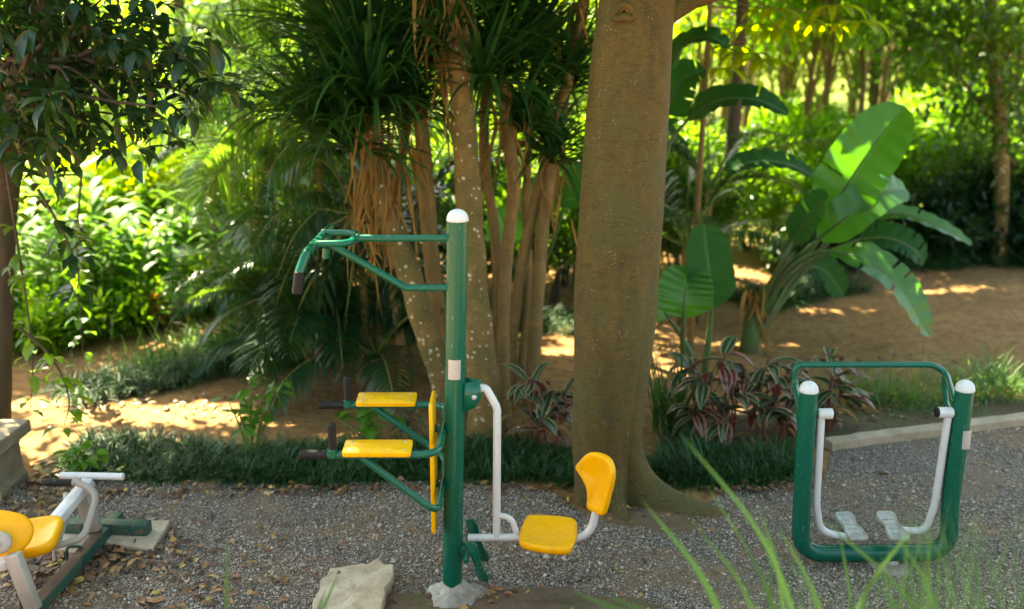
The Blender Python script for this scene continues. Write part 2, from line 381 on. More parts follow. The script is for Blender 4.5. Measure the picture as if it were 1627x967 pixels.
GPX=[(-160,800),(0,790),(45,762),(140,762),(330,768),(520,768),(700,766),(800,768),(880,782),(915,812),(985,838),(1040,838),(1120,806),(1160,775),(1310,768),(1322,700),(1480,680),(1627,664),(1900,630)]
gpoly=np.vstack([[G(x,y)[:2] for x,y in GPX],[[6.5,4.3],[3,4.28],[0,4.28],[-6,4.28]]])
def inside(p,poly):
    x,y=p[:,0],p[:,1]; c=np.zeros(len(p),bool); n=len(poly)
    for i in range(n):
        x1,y1=poly[i]; x2,y2=poly[(i+1)%n]
        k=((y1>y)!=(y2>y))&(x<(x2-x1)*(y-y1)/(y2-y1+1e-12)+x1); c^=k
    return c
def gravelmat():
    k=NT('gravel_bed'); v=k.coord(); vo=k.n('TexVoronoi',Scale=85.0); k.t.links.new(v,vo.inputs['Vector'])
    cid=k.n('SeparateColor'); k.t.links.new(vo.outputs['Color'],cid.inputs[0])
    st=k.ramp(cid.outputs[0],[(0,(.10,.08,.06)),(.35,(.22,.185,.15)),(.65,(.34,.295,.24)),(.9,(.46,.41,.35)),(1,(.25,.165,.09))])
    a=k.noise(v,1.7,6,.62); b=k.noise(v,8,5,.6)
    st=k.mix(k.ramp(vo.outputs['Distance'],[(.25,0.0),(.6,.9)]),st,(.03,.024,.018))
    dirt=k.mix(b,(.13,.08,.042),(.25,.165,.09))
    f=k.math('MULTIPLY',k.ramp(a,[(.47,0.0),(.6,1.0)]),k.ramp(b,[(.35,.4),(.55,1.0)]))
    k.col(k.mix(f,st,dirt)); k.rough(.85); k.bump(k.math('SUBTRACT',b,k.math('MULTIPLY',vo.outputs['Distance'],1.2)),.8,.012); return k.m
def make_gravel():
    # irregular-edged sheet 5 mm over the ground
    seg=[]
    for i in range(len(gpoly)):
        a,b=gpoly[i],gpoly[(i+1)%len(gpoly)]; m=max(1,int(np.linalg.norm(b-a)/.12))
        for t in np.arange(m)/m: seg.append(a+(b-a)*t+rng.normal(0,.02,2)*(a[1]>4.6))
    bm=bmesh.new(); vs_=[bm.verts.new((x,y,.005)) for x,y in seg]; f=bm.faces.new(vs_); bmesh.ops.triangulate(bm,faces=[f])
    me=bpy.data.meshes.new('gravel_path'); bm.to_mesh(me); bm.free(); o=bpy.data.objects.new('gravel_path',me); COL.objects.link(o)
    me.materials.append(gravelmat()); tag(o,kind='structure')
    if me.polygons[0].normal.z<0: me.flip_normals()
    # loose stones
    k=NT('loose_stones'); t=k.attr('tint'); v=k.coord()
    c=k.ramp(t,[(0,(.12,.095,.07)),(.3,(.26,.215,.165)),(.6,(.37,.315,.25)),(.84,(.47,.41,.34)),(.93,(.62,.56,.47)),(1,(.38,.23,.11))])
    k.col(k.mix(k.ramp(k.noise(v,120,3),[(.4,0.0),(.7,.4)]),c,(.14,.10,.07))); k.rough(.75)
    N=400000; p=rng.uniform([-4.6,4.45],[5.5,7.6],(N,2))
    pr=.16+.84*(np.sin(p[:,0]*2.3+1.2*np.sin(p[:,1]*2))*np.sin(p[:,1]*3.1+p[:,0])*.5+.5); pr*=np.clip((7.9-p[:,1])/2.4,.5,1)
    p=p[inside(p,gpoly)&(rng.uniform(0,1,N)<pr)]; N=len(p)
    oc=np.array([[1,0,0],[0,1,0],[-1,0,0],[0,-1,0],[0,0,.9],[0,0,-.6]],float)
    T=np.array([[0,1,4],[1,2,4],[2,3,4],[3,0,4],[1,0,5],[2,1,5],[3,2,5],[0,3,5]])
    r=np.exp(rng.normal(math.log(.0045),.42,N)); V=oc[None]*(1+rng.uniform(-.35,.35,(N,6,3)))*r[:,None,None]*rng.uniform(.6,1.35,(N,1,3))
    a=rng.uniform(0,2*PI,N); ca,sa=np.cos(a)[:,None],np.sin(a)[:,None]; tilt=rng.normal(0,.5,N)[:,None]
    x,y,z=V[...,0],V[...,1],V[...,2]; y,z=y*np.cos(tilt)-z*np.sin(tilt),y*np.sin(tilt)+z*np.cos(tilt)
    V=np.stack([x*ca-y*sa+p[:,0:1],x*sa+y*ca+p[:,1:2],z+.005+r[:,None]*rng.uniform(.1,.7,(N,1))],-1)
    mb=MB(); mb.add(V.reshape(-1,3),[(T[None]+(np.arange(N)*6)[:,None,None]).reshape(-1,3)],None,np.repeat(rng.uniform(0,1,N)**1.45,6))
    tag(mb.build('gravel',k.m,smooth=False),'loose grey and brown gravel stones strewn over the path',kind='stuff')
make_gravel()
def dirt_patch(px,py,rx,ry,h,seed):
    """low soil mound"""
    r=np.random.default_rng(seed); c=G(px,py); n=40; m=9; V=[];
    a=np.linspace(0,2*PI,n,endpoint=False); ed=1+.18*np.sin(2*a+seed)+.1*np.sin(5*a+2*seed)+.05*r.normal(size=n)
    for i in range(m):
        f=1-i/(m-1)*.97; hh=h*math.cos(f*PI/2)**1.0 -.012*(f>.98)
        V.append(np.stack([c[0]+rx*f*ed*np.cos(a),c[1]+ry*f*ed*np.sin(a),np.full(n,hh)+.006+(f<.95)*r.normal(0,h*.08,n)],-1))
    V=np.vstack(V); i=np.arange(m-1)[:,None]*n; j=np.arange(n)[None]; k=(j+1)%n
    return V,[np.stack([i+j,i+k,i+n+k,i+n+j],-1).reshape(-1,4),np.stack([np.full(n-2,(m-1)*n),(m-1)*n+np.arange(1,n-1),(m-1)*n+np.arange(2,n)],-1)]
def soilmat():
    k=NT('damp_soil'); v=k.coord(); b=k.noise(v,9,6,.65); c=k.noise(v,60,4)
    base=k.mix(b,(.075,.043,.024),(.16,.10,.055)); base=k.mix(k.ramp(k.noise(v,4,5),[(.5,0.0),(.66,.8)]),base,(.06,.07,.016))
    k.col(k.mix(k.ramp(c,[(.62,0.0),(.7,.6)]),base,(.27,.22,.16))); k.rough(.95); k.bump(k.math('ADD',b,k.math('MULTIPLY',c,.4)),.9,.02); return k.m
SOIL=soilmat()
for i,(px,py,rx,ry,h) in enumerate([(880,965,.62,.20,.03),(1035,815,.42,.26,.02),(655,968,.30,.16,.02),(720,960,.33,.22,.02)]):
    mb=MB(); mb.add(*dirt_patch(px,py,rx,ry,h,i+3)); tag(mb.build('soil',SOIL),kind='structure')
# mossy earth strip beyond the kerb and sunlit verge under the far left shrubs
def strip(name,poly,z,mat):
    bm=bmesh.new(); f=bm.faces.new([bm.verts.new((x,y,z)) for x,y in poly]); bmesh.ops.triangulate(bm,faces=[f])
    me=bpy.data.meshes.new(name); bm.to_mesh(me); bm.free(); o=bpy.data.objects.new(name,me); COL.objects.link(o); me.materials.append(mat)
    if me.polygons[0].normal.z<0: me.flip_normals()
    return tag(o,kind='structure')
def mossmat():
    k=NT('mossy_earth'); v=k.coord(); a=k.noise(v,3,6,.6); b=k.noise(v,22,5)
    base=k.mix(k.ramp(a,[(.38,0.0),(.62,1.0)]),(.085,.055,.026),(.075,.078,.02)); base=k.mix(k.ramp(b,[(.5,0.0),(.7,.7)]),base,(.04,.028,.016))
    k.col(base); k.rough(.95); k.bump(k.math('ADD',a,b),.8,.03); return k.m
strip('moss_ground',[G(x,y)[:2] for x,y in [(1160,768),(1322,696),(1480,676),(1640,658),(1900,628),(1900,600),(1627,632),(1500,636),(1380,638),(1290,640),(1180,650),(1060,670),(1030,760)]],.006,mossmat())

# ------------------------------------------------------------------ kerb
def make_kerb():
    a=[G(x,y,.07) for x,y in [(1316,700),(1400,688),(1500,676),(1627,660),(1800,640)]]
    mb=MB()
    path=cr(a,6); tg=nrm(np.gradient(path,axis=0)); sd=nrm(np.cross(tg,[0,0,1.]))*-1
    prof=[(-.05,-.12),(-.05,-.006),(-.044,0),(.05,.004),(.056,-.004),(.056,-.12)]
    V=np.stack([path+sd*x+np.array([0,0,z]) for x,z in prof],1); V+=rng.normal(0,.0025,V.shape); n=len(prof); m=len(path)
    i=np.arange(m-1)[:,None]*n; j=np.arange(n-1)[None]
    mb.add(V.reshape(-1,3),[np.stack([i+j,i+n+j,i+n+j+1,i+j+1],-1).reshape(-1,4),np.array([[0,1,2,3,4,5]]),np.array([[5,4,3,2,1,0]])+(m-1)*n])
    o=mb.build('kerb',KERB,smooth=False); tag(o,kind='structure')
make_kerb()
# ------------------------------------------------------------------ the multi-exercise station
Y0=4.91
def bolt(mb,c,ax,r=.011,h=.008): dome(mb,c,ax,r,h,10,4)
def make_station():
    base=P(718,940,Y0); base=np.array([base[0],Y0,0.0]); top=P(727,350,Y0); d=top-base; ax=nrm(d)
    t=thing('exercise_station','tall green multi exercise post with yellow dip pads, pull up bar and yellow swing seat','exercise station',base)
    mb=MB(); tube(mb,[base+ax*.04,base+d*.3,base+d*.6,top],.0535,40,cap=False); tube(mb,[top-ax*.012,top+ax*.004],.0545,40,cap=False); mb.build('post',GREEN,t)
    mb=MB(); o=[(.0535*math.cos(a),.0535*math.sin(a)) for a in np.linspace(0,2*PI,32,endpoint=False)]
    ringloft(mb,o,[(1.02,-.002),(1.045,.002),(1.02,.012)]+[(math.cos(x),.012+.046*math.sin(x)) for x in np.linspace(.1,1.5,9)],frame_matrix(top,[1,0,0],np.cross(ax,[1,0,0]))); mb.build('cap',CAPW,t)
    # label plate wrapped round the post
    z0,z1=P(721,598,Y0)[2],P(721,567,Y0)[2]; mb=MB(); A=np.linspace(-PI*.72,-PI*.32,14); c0=base+d*((z0)/top[2]); c1=base+d*((z1)/top[2])
    V=[];
    for c in (c0,c1): V.append(np.stack([c[0]+.0548*np.cos(A),c[1]+.0548*np.sin(A),np.full(14,c[2])],-1))
    V=np.vstack(V); j=np.arange(13); mb.add(V,[np.stack([j,j+1,14+j+1,14+j],-1)]); pl=mb.build('label_plate',STEEL,t)
    # concrete footing
    mb=MB(); n=48; a=np.linspace(0,2*PI,n,endpoint=False); rr=1+.10*np.sin(3*a+1)+.07*np.sin(5*a)+rng.normal(0,.02,n)
    rings=[]; prof=[(.175,-.03),(.165,.015),(.145,.04),(.11,.056),(.08,.07),(.066,.09),(.0585,.105),(.05,.107)]
    for i,(r,z) in enumerate(prof):
        w=1 if r>.1 else (r-.05)/.05
        rings.append(np.stack([base[0]+.02*w+r*(1+(rr-1)*w)*np.cos(a),base[1]+r*.85*(1+(rr-1)*w)*np.sin(a),z+(rng.normal(0,.006,n)+.012*np.sin(4*a+i))*w*(z>0)],-1))
    V=np.vstack(rings); m=len(prof); i=np.arange(m-1)[:,None]*n; j=np.arange(n)[None]; k=(j+1)%n
    mb.add(V,[np.stack([i+j,i+k,i+n+k,i+n+j],-1).reshape(-1,4)]); mb.build('footing',CONCRETE,t)
    # pull-up arm
    xr=P(714,378,Y0)[0]-.02; zb=P(640,378,Y0)[2]; zl=P(680,457,Y0)[2]
    xf=P(568,378,Y0)[0]; xe=P(512,378,Y0)[0]; r=.0185
    mb=MB(); tube(mb,[[xr+.03,Y0,zb],[xf,Y0,zb]],r,16)
    for s in (-1,1): tube(mb,fillet([[xf-.012,Y0,zb],[xf-.02,Y0+s*.135,zb],[xe-.03,Y0+s*.15,zb]],.11),r*.95,16,cap=False)
    dome(mb,[xf+.0,Y0,zb],[1,0,0],.024,.02); mb.build('pull_up_arm',GREEN,t)
    mb=MB(); xk=P(645,457,Y0)[0]; xt=P(525,392,Y0); tube(mb,fillet([[xr+.03,Y0,zl],[xk,Y0,zl],[xt[0],Y0,zb-.03]],.05),r,16); mb.build('arm_brace',GREEN,t)
    hx=xe-.03; hy=.45
    bend=[[hx-.07,Y0-hy-.02,zb-.17],[hx-.01,Y0-hy,zb-.045],[hx,Y0-hy+.1,zb],[hx,Y0+hy-.1,zb],[hx-.01,Y0+hy,zb-.045],[hx-.07,Y0+hy+.02,zb-.17]]
    near=P(476,430,Y0-.42); tip=P(472,466,Y0-.44); topn=P(486,402,Y0-.38); far=P(525,360,Y0+.42)
    dirn=far-topn
    hb=[tip+(near-tip)*.9,near,topn,far,far+(near-topn)*np.array([1,-.5,1])*.9,far+(tip-topn)*np.array([1,-.4,1])]
    mb=MB(); tube(mb,fillet(hb,.032),r*1.12,16); h=mb.build('handlebar',GREEN,t)
    g0=tip; g1=near+(tip-near)*.08
    mb=MB(); tube(mb,[g1,g0],.0235,18); mb.build('grip',RUBBER,h)
    e0=far+(tip-topn)*np.array([1,-.4,1]); e1=far+(near-topn)*np.array([1,-.5,1])*1.0; mb=MB(); tube(mb,[e1,e1+(e0-e1)*.45],.0235,18); mb.build('grip',RUBBER,h)
    # dip station: two bent loops, pads and grips
    Yn,Yf,za=4.565,5.255,1.035
    def nx(px): return P(px,720,Yn)[0]
    def fx(px): return P(px,632,Yf)[0]
    xb=-.365; za=P(600,722,Yn)[2]
    mb=MB(); tube(mb,fillet([[nx(515),Yn,za],[xb,Yn,za],[xb,Yf,za],[fx(540),Yf,za]],.11,9),.0195,16); up=mb.build('dip_bars',GREEN,t)
    zlow=P(690,815,Yn)[2]
    mb=MB(); tube(mb,fillet([[nx(573),Yn,za-.01],[xb-.01,Yn,zlow],[xb-.01,Yf,zlow],[fx(592),Yf,za-.01]],[.09,.09],9),.0185,16); mb.build('dip_brace',GREEN,t)
    mb=MB()
    for zz in (za,zlow): beam(mb,[xb-.005,Y0,zz],[base[0]+d[0]*zz/top[2]-.03,Y0,zz],.05,.03)
    beam(mb,[xb+.012,Y0-.03,zlow],[xb+.012,Y0-.03,za],.012,.07); mb.build('mount_bracket',GREEN,t)
    for (Y,xx,x0,x1,vx,hx0) in ((Yn,nx,546,654,529,478),(Yf,fx,567,661,553,507)):
        L=xx(x1)-xx(x0); mb=MB(); ringloft(mb,rrect(L,.13,.012),slab_prof(.026,.004,.985),frame_matrix([(xx(x0)+xx(x1))/2,Y+.012,za+.016],[1,0,0],[0,1,.12])); pd=mb.build('arm_pad',YELLOW,t)
        for ax_ in (-1,1):
            for by in (-1,1):
                mb=MB(); dome(mb,[(xx(x0)+xx(x1))/2+ax_*(L/2-.035),Y+.012+by*.04,za+.043+by*.005],[0,0,1],.007,.004,10,4); mb.build('screw',STEEL,pd)
        mb=MB(); tube(mb,[[xx(hx0),Y,za],[xx(hx0+41*(1 if Y==Yn else .93)),Y,za]],.0235,18); mb.build('grip',RUBBER,up)
        zt=.155; mb=MB(); tube(mb,[[xx(vx),Y,za+.012],[xx(vx),Y,za+zt]],.0215,18); dome(mb,[xx(vx),Y,za+zt],[0,0,1],.021,.014,16,5); mb.build('grip',RUBBER,up)
        mb=MB(); tube(mb,[[xx(vx),Y,za-.01],[xx(vx),Y,za+.028]],.026,18); mb.build('grip_collar',GREEN,up)
    # back board seen edge on
    zt,zb2=P(692,628,Y0)[2],P(692,832,Y0)[2]
    mb=MB(); w=.24; ringloft(mb,rrect(w,zt-zb2,.03),slab_prof(.018,.004,.985),frame_matrix([xb-.06,Y0-.02,(zt+zb2)/2],[0,1,0],[0,0,1])); mb.build('back_board',YELLOW,t)
    for zz in (za,zlow):
        mb=MB(); beam(mb,[xb-.047,Y0,zz],[xb-.002,Y0,zz],.04,.03); mb.build('board_spacer',GREEN,t)
    # swing seat
    pv=P(754,626,Y0); mb=MB()
    pts=np.array([P(x,y,Y0-.03) for x,y in [(738,606),(763,609),(765,630),(757,645),(737,655)]]);
    for s in (-.035,.035):
        o=np.column_stack([pts[:,0],pts[:,2]]); ringloft(mb,o,[(1,-.003),(1,.003)],frame_matrix([0,Y0+s,0],[1,0,0],[0,0,1]))
    mb.build('hinge_bracket',GREEN,t)
    mb=MB(); tube(mb,[pv+[0,-.05,0],pv+[0,.05,0]],.012,14); dome(mb,pv+[0,-.05,0],[0,-1,0],.014,.007,14,4); mb.build('hinge_bolt',STEEL,t)
    q=lambda x,y:P(x,y,Y0)
    mb=MB(); tube(mb,fillet([q(752,620),q(771,614),q(790,648),q(789,853)],[.05,.10],9),.0215,18,cap=False); tube(mb,[pv+[0,-.028,.004],pv+[0,.028,.004]],.03,18)
    tube(mb,[q(744,854),q(840,853)],.0205,18); tube(mb,fillet([q(789,818),q(812,822),q(822,850)],.1),.0165,14,cap=False)
    mb.build('swing_frame',GREY,t)
    sz=q(870,850)[2]+.018; c=np.array([q(872,850)[0],Y0,sz]);
    seat=np.array([(-.148,.12),(-.13,.165),(-.02,.18),(.10,.17),(.135,.14),(.15,.05),(.152,-.05),(.138,-.16),(.09,-.19),(-.02,-.185),(-.12,-.155),(-.15,-.10),(-.155,0)])
    seat=cr(seat,5,closed=True); mb=MB(); ringloft(mb,seat,[(.90,-.035),(.97,-.028),(1,-.012),(.995,.004),(.96,.013),(.85,.012),(.6,.004),(.3,.0)],frame_matrix(c,[1,-.16,.0],[.16,1,0]),dish=.002); st=mb.build('seat',PLASTIC,t)
    mb=MB(); tube(mb,fillet([q(900,860),q(938,848),q(947,812)],.12,9),.0215,18,cap=False); mb.build('back_tube',GREY,t)
    # back rest: pear-shaped moulded shell turned towards the viewer
    br=np.array([(-.052,-.165),(.045,-.168),(.075,-.12),(.10,-.03),(.125,.06),(.118,.12),(.07,.158),(0,.165),(-.075,.15),(-.125,.085),(-.135,.05),(-.10,0),(-.07,-.05),(-.06,-.11)])
    br=cr(br,5,closed=True); cc=q(949,767); n_=len(br);
    M=frame_matrix(cc+np.array([.01,0,0]),[.66,-.74,.02],[.09,.03,1]); mb=MB()
    ringloft(mb,br,[(.93,-.024),(.985,-.016),(1,-.002),(.985,.012),(.93,.018),(.8,.013),(.5,-.002),(.2,-.006)],M)
    v=mb.v[-1]; lx=(v-M[:3,3])@M[:3,0]; v+= -M[:3,2]*((np.abs(lx)/.13)**2*.0)[:,None]+M[:3,2]*((np.abs(lx)/.13)**2*.035)[:,None]; mb.build('back_rest',PLASTIC,t)
    # foot plates
    mb=MB(); x0=base[0]+.045; beam(mb,[x0,Y0,P(740,870,Y0)[2]],[x0+.05,Y0,P(740,880,Y0)[2]],.06,.07);
    tube(mb,[[x0+.045,Y0-.14,P(745,870,Y0)[2]],[x0+.045,Y0+.14,P(745,870,Y0)[2]]],.016,12); mb.build('foot_bracket',GREEN,t)
    fp=cr([(-.035,-.15),(.035,-.15),(.05,-.10),(.03,0),(.048,.10),(.03,.15),(-.03,.15),(-.048,.10),(-.03,0),(-.05,-.10)],4,closed=True)
    for (u,v_,Y) in (((742,826),(773,892),Y0+.13),((742,862),(772,924),Y0-.13)):
        a,b=P(*u,Y),P(*v_,Y); mb=MB(); L=np.linalg.norm(b-a); ringloft(mb,fp*[.78,L/.30],[(.97,0),(1,.003),(1,.010),(.93,.010),(.9,.004)],frame_matrix((a+b)/2,[.8,-.55,.2],b-a)); mb.build('foot_plate',GREEN,t)
    return t
make_station()

# ------------------------------------------------------------------ air walker
def make_walker():
    Y=5.25; q=lambda x,y,dy=0:P(x,y,Y+dy)
    c=q(1400,903); t=thing('air_walker','low green U shaped air walker with two grey swinging pedals beside the kerb','exercise machine',(c[0],Y,0))
    mb=MB(); path=fillet([q(1285,621),q(1273,800),q(1272,876),q(1508,880),q(1507,800),q(1533,619)],[2,.19,.19,2],10)
    path=[q(1285,621),q(1279,710),q(1274,800)]+list(fillet([q(1274,800),q(1270,879),q(1507,878),q(1510,795)],.24,12)[1:-1])+[q(1510,795),q(1521,710),q(1533,619)]
    tube(mb,path,.051,32); mb.build('frame',GREEN,t)
    for a,b in ((q(1285,621),q(1279,710)),(q(1533,619),q(1521,710))):
        ax=nrm(a-b); mb=MB(); o=[(.051*math.cos(x),.051*math.sin(x)) for x in np.linspace(0,2*PI,28,endpoint=False)]
        ringloft(mb,o,[(1.0,-.004),(1.05,.0),(1.03,.012)]+[(math.cos(x),.012+.046*math.sin(x)) for x in np.linspace(.1,1.5,8)],frame_matrix(a,[1,0,0],np.cross(ax,[1,0,0]))); mb.build('cap',CAPW,t)
    dy=.33; mb=MB(); r=.0185
    tube(mb,fillet([q(1272,655,.03),q(1262,610,dy),q(1262,579,dy),q(1482,579,dy),q(1503,592,dy),q(1517,640,.03)],[.05,.09,.12,.12],8),r,16)
    tube(mb,fillet([q(1272,690,.03),q(1267,640,.2),q(1264,606,dy)],.1),r*.85,14); tube(mb,fillet([q(1517,668,.03),q(1503,640,.2),q(1500,600,dy)],.1),r*.85,14); mb.build('handrail',GREEN,t)
    # label plate on the right post
    c0,c1=q(1525,708),q(1528,679); A=np.linspace(-PI*.62,-PI*.12,12); V=np.vstack([np.stack([c[0]+.0525*np.cos(A),c[1]+.0525*np.sin(A),np.full(12,c[2])],-1) for c in (c0,c1)]); j=np.arange(11)
    mb=MB(); mb.add(V,[np.stack([j,j+1,12+j+1,12+j],-1)]); mb.build('label_plate',STEEL,t)
    fp=cr([(-.042,-.16),(.042,-.16),(.058,-.13),(.054,-.05),(.042,.02),(.056,.10),(.05,.15),(.03,.165),(-.03,.165),(-.05,.15),(-.056,.10),(-.042,.02),(-.054,-.05),(-.058,-.13)],4,closed=True)
    for side,(hub,ax0,pts,pa,pb) in {1:((1311,657),(1287,657),[(1305,660),(1297,800),(1303,845),(1345,853)],(1338,815),(1366,858)),-1:((1502,655),(1524,655),[(1507,658),(1485,802),(1470,845),(1432,842)],(1404,814),(1432,858))}.items():
        mb=MB(); h=q(*hub); tube(mb,[q(*ax0),h],.016,14,cap=False); mb.build('axle',GREEN,t)
        mb=MB(); tube(mb,[h-[.038,0,0],h+[.038,0,0]],.031,22); tube(mb,fillet([q(*p) for p in pts],[.5,.14],9),.0215,18)
        hg=mb.build('swing_arm',GREY,t)
        mb=MB(); e=h+np.array([.040*side,0,0]); tube(mb,[e,e+np.array([.012*side,0,0])],.028,20); mb.build('hub_cap',RUBBER,hg)
        zc=q(*pts[-1])[2]+.012; A_=G(*pa,zc+.045); B_=G(*pb,zc+.0); mb=MB(); dirp=nrm(A_-B_);
        M=frame_matrix((A_+B_)/2,np.cross(dirp,[0,0,1.]),dirp);
        sc=np.linalg.norm(A_-B_)/.33
        ringloft(mb,fp*[.97,sc],[(.9,-.02),(.97,-.018),(1,-.006),(1,.012),(.93,.012),(.9,.003),(.5,.003)],M);
        for k in range(5):
            oo=np.array([0,-.11+k*.055*sc,.004]); w=M[:3,:3]@oo+M[:3,3]; beam(mb,w-M[:3,0]*.03,w+M[:3,0]*.03,.008,.006,up=M[:3,2],r=.002)
        mb.build('pedal',PEDAL,hg)
    mb=MB(); tube(mb,[q(1418,876)*[1,1,0]+[0,0,-.02],q(1418,876)],.04,20); mb.build('stand',GREY,t)
    mb=MB(); n=30; a=np.linspace(0,2*PI,n,endpoint=False); b0=q(1418,876)
    ringloft(mb,np.column_stack([.13*np.cos(a)*(1+.1*np.sin(3*a)),.12*np.sin(a)]),[(1,-.02),(1,.012),(.9,.025),(.4,.03)],frame_matrix([b0[0],b0[1],0],[1,0,0],[0,1,0])); mb.build('footing',CONCRETE,t)
make_walker()

# ------------------------------------------------------------------ rowing machine at the left
def make_rower():
    o=G(60,930); t=thing('rowing_machine','weathered outdoor rowing machine with yellow seat, grey arm and chipped green base beam','exercise machine',(o[0],o[1],0))
    A,B=G(40,985,.075),G(188,820,.075); dr=nrm(B-A)
    mb=MB(); beam(mb,A,B,.075,.07,r=.006); bm_=mb.build('base_beam',GREEN_OLD,t)
    mb=MB(); a,b=A+dr*.02+[0,0,.034],B-dr*.28+[0,0,.034]; beam(mb,a,b,.066,.006,r=.001); mb.build('rusty_top',RUST_TOP,bm_)
    C,D=G(104,834,.085),G(237,838,.085); mb=MB(); beam(mb,C,D,.085,.07,r=.006); mb.build('cross_bar',GREEN_OLD,t)
    mb=MB(); c=G(222,848,.03); beam(mb,c-[.03,0,.02],c+[.03,0,-.02],.06,.02); mb.build('anchor_foot',GREEN_OLD,t)
    # clamps over the beam
    for px,py in ((142,842),(120,880),(48,955)):
        p=G(px,py,.075); mb=MB(); sx=np.cross(dr,[0,0,1.]);
        tube(mb,fillet([p-sx*.055-[0,0,.05],p-sx*.05+[0,0,.05],p+sx*.05+[0,0,.05],p+sx*.055-[0,0,.05]],.04),.009,10); bolt(mb,p+sx*.058,sx,.016,.012); mb.build('clamp',GREEN_OLD,t)
    # posts
    f0=G(150,842,.11); f1=P(128,775,f0[1]-.02); mb=MB(); beam(mb,f0,f1,.085,.06,up=(0,1,.2)); mb.build('pivot_post',TAUPE,t)
    n0=G(54,968,.11); n1=P(20,880,n0[1]+.02); mb=MB(); beam(mb,n0,n1,.075,.055,up=(0,1,.2)); mb.build('seat_post',TAUPE,t)
    mb=MB(); k0=P(-10,898,n1[1]); k1=P(36,884,n1[1]+.06); beam(mb,k0,k1,.10,.05); beam(mb,k1+[0,0,-.03],P(34,903,n1[1]+.05),.06,.02); mb.build('seat_bracket',GREY,t)
    # inclined grey arm
    a,b=P(48,875,5.02),P(142,764,5.50); mb=MB(); beam(mb,a,b,.075,.055); mb.build('arm',GREY,t)
    mb=MB(); tube(mb,[P(97,755,5.53),P(196,757,5.50)],.0215,18); mb.build('handle_bar',GREY,t)
    mb=MB(); tube(mb,fillet([P(112,767,5.36),P(120,765,5.38),P(156,782,5.40),P(133,855,5.25),P(84,868,5.15),P(92,858,5.22),P(108,815,5.35),P(106,785,5.45)],[.04,.09,.10,.04,.03,.05],7),.0205,16); lp=mb.build('foot_loop',TAUPE,t)
    mb=MB(); tube(mb,[P(72,766,5.36),P(114,767,5.36)],.022,18); mb.build('grip',RUBBER,t)
    mb=MB(); tube(mb,[P(84,862,5.17),P(86,890,5.17)],.008,8); mb.build('foot_peg',GREY,t)
    # yellow saddle and back shell
    c=P(48,850,4.98); s=cr([(-.17,.12),(-.05,.165),(.09,.165),(.15,.12),(.155,0),(.14,-.11),(.08,-.16),(-.06,-.165),(-.17,-.13),(-.185,0)],5,closed=True)
    mb=MB(); ringloft(mb,s*1.0,[(.86,-.05),(.95,-.045),(1,-.02),(.99,.002),(.94,.014),(.8,.010),(.5,-.004),(.2,-.008)],frame_matrix(c,[1,.25,.06],[-.25,1,.10])); mb.build('seat',PLASTIC,t)
    c=P(-8,846,4.74); s=cr([(-.17,-.10),(-.06,-.135),(.08,-.13),(.165,-.06),(.185,.02),(.14,.09),(.04,.115),(-.08,.115),(-.17,.07)],5,closed=True)
    mb=MB(); M=frame_matrix(c,[.95,.20,-.16],[.12,.5,.85]); ringloft(mb,s,[(.9,-.03),(.98,-.024),(1,-.006),(.98,.01),(.9,.018),(.6,.022),(.2,.024)],M); bs=mb.build('back_rest',PLASTIC,t)
    w=P(0,862,4.655); mb=MB(); ringloft(mb,cr([(-.06,-.05),(.03,-.05),(.06,0),(.03,.05),(-.06,.05)],4,closed=True),[(1,0),(1,.012),(.8,.02)],frame_matrix(w,M[:3,0],M[:3,1])); bolt(mb,w+[.0,-.02,.0],[0,-1,.4],.018,.012); mb.build('bolt_plate',TAUPE,bs)
make_rower()

# ------------------------------------------------------------------ slabs, stone, plinth
def slab(name,label,cat,px,th,mat,jag=.0,seed=1,z=.004):
    r=np.random.default_rng(seed); pts=np.array([G(x,y,z+th) for x,y in px]); c=pts.mean(0); out=[]
    for i in range(len(pts)):
        a,b=pts[i],pts[(i+1)%len(pts)]; m=max(2,int(np.linalg.norm(b-a)/.03))
        for k in range(m): out.append(a+(b-a)*k/m+r.normal(0,jag*.35,3))
    out=np.array(out)[:,:2]-c[:2]; mb=MB(); prof=[(1.0,-th),(1.0,-.012),(.985,-.002),(.95,0)]+[(s,0) for s in (.85,.7,.55,.4,.25,.12)]
    ringloft(mb,out,prof,frame_matrix(c,[1,0,0],[0,1,0])); v=mb.v[-1]
    if jag:
        f=(np.sin(v[:,0]*23+seed)*np.sin(v[:,1]*31)+.6*np.sin(v[:,0]*51+2)*np.sin(v[:,1]*17+v[:,0]*20)); v[:,2]+=(f*jag*.9+r.normal(0,jag*.22,len(v))+jag*2.5*np.sin(v[:,0]*9+1))*(v[:,2]>z+th*.4)
    o=mb.build(name,mat); o_=tuple(c*[1,1,0]);
    o.data.transform(Matrix.Translation((-o_[0],-o_[1],0))); o.location=o_
    return tag(o,label,cat)
slab('stone_slab','broken pale limestone slab lying on the gravel just left of the green post','stone',[(485,985),(512,912),(524,897),(560,888),(583,893),(600,890),(626,905),(622,928),(612,940),(606,985)],.055,STONE,jag=.010,seed=4)
slab('paver','flat square concrete paver under the green cross bar of the rowing machine','paver',[(150,856),(203,824),(271,826),(243,872),(205,866)],.045,PAVER,jag=.0015,seed=7)
slab('paver','worn concrete paver half hidden under the grey foot loop of the rowing machine','paver',[(82,868),(100,836),(140,838),(150,850),(128,880)],.04,PAVER,jag=.0015,seed=8)
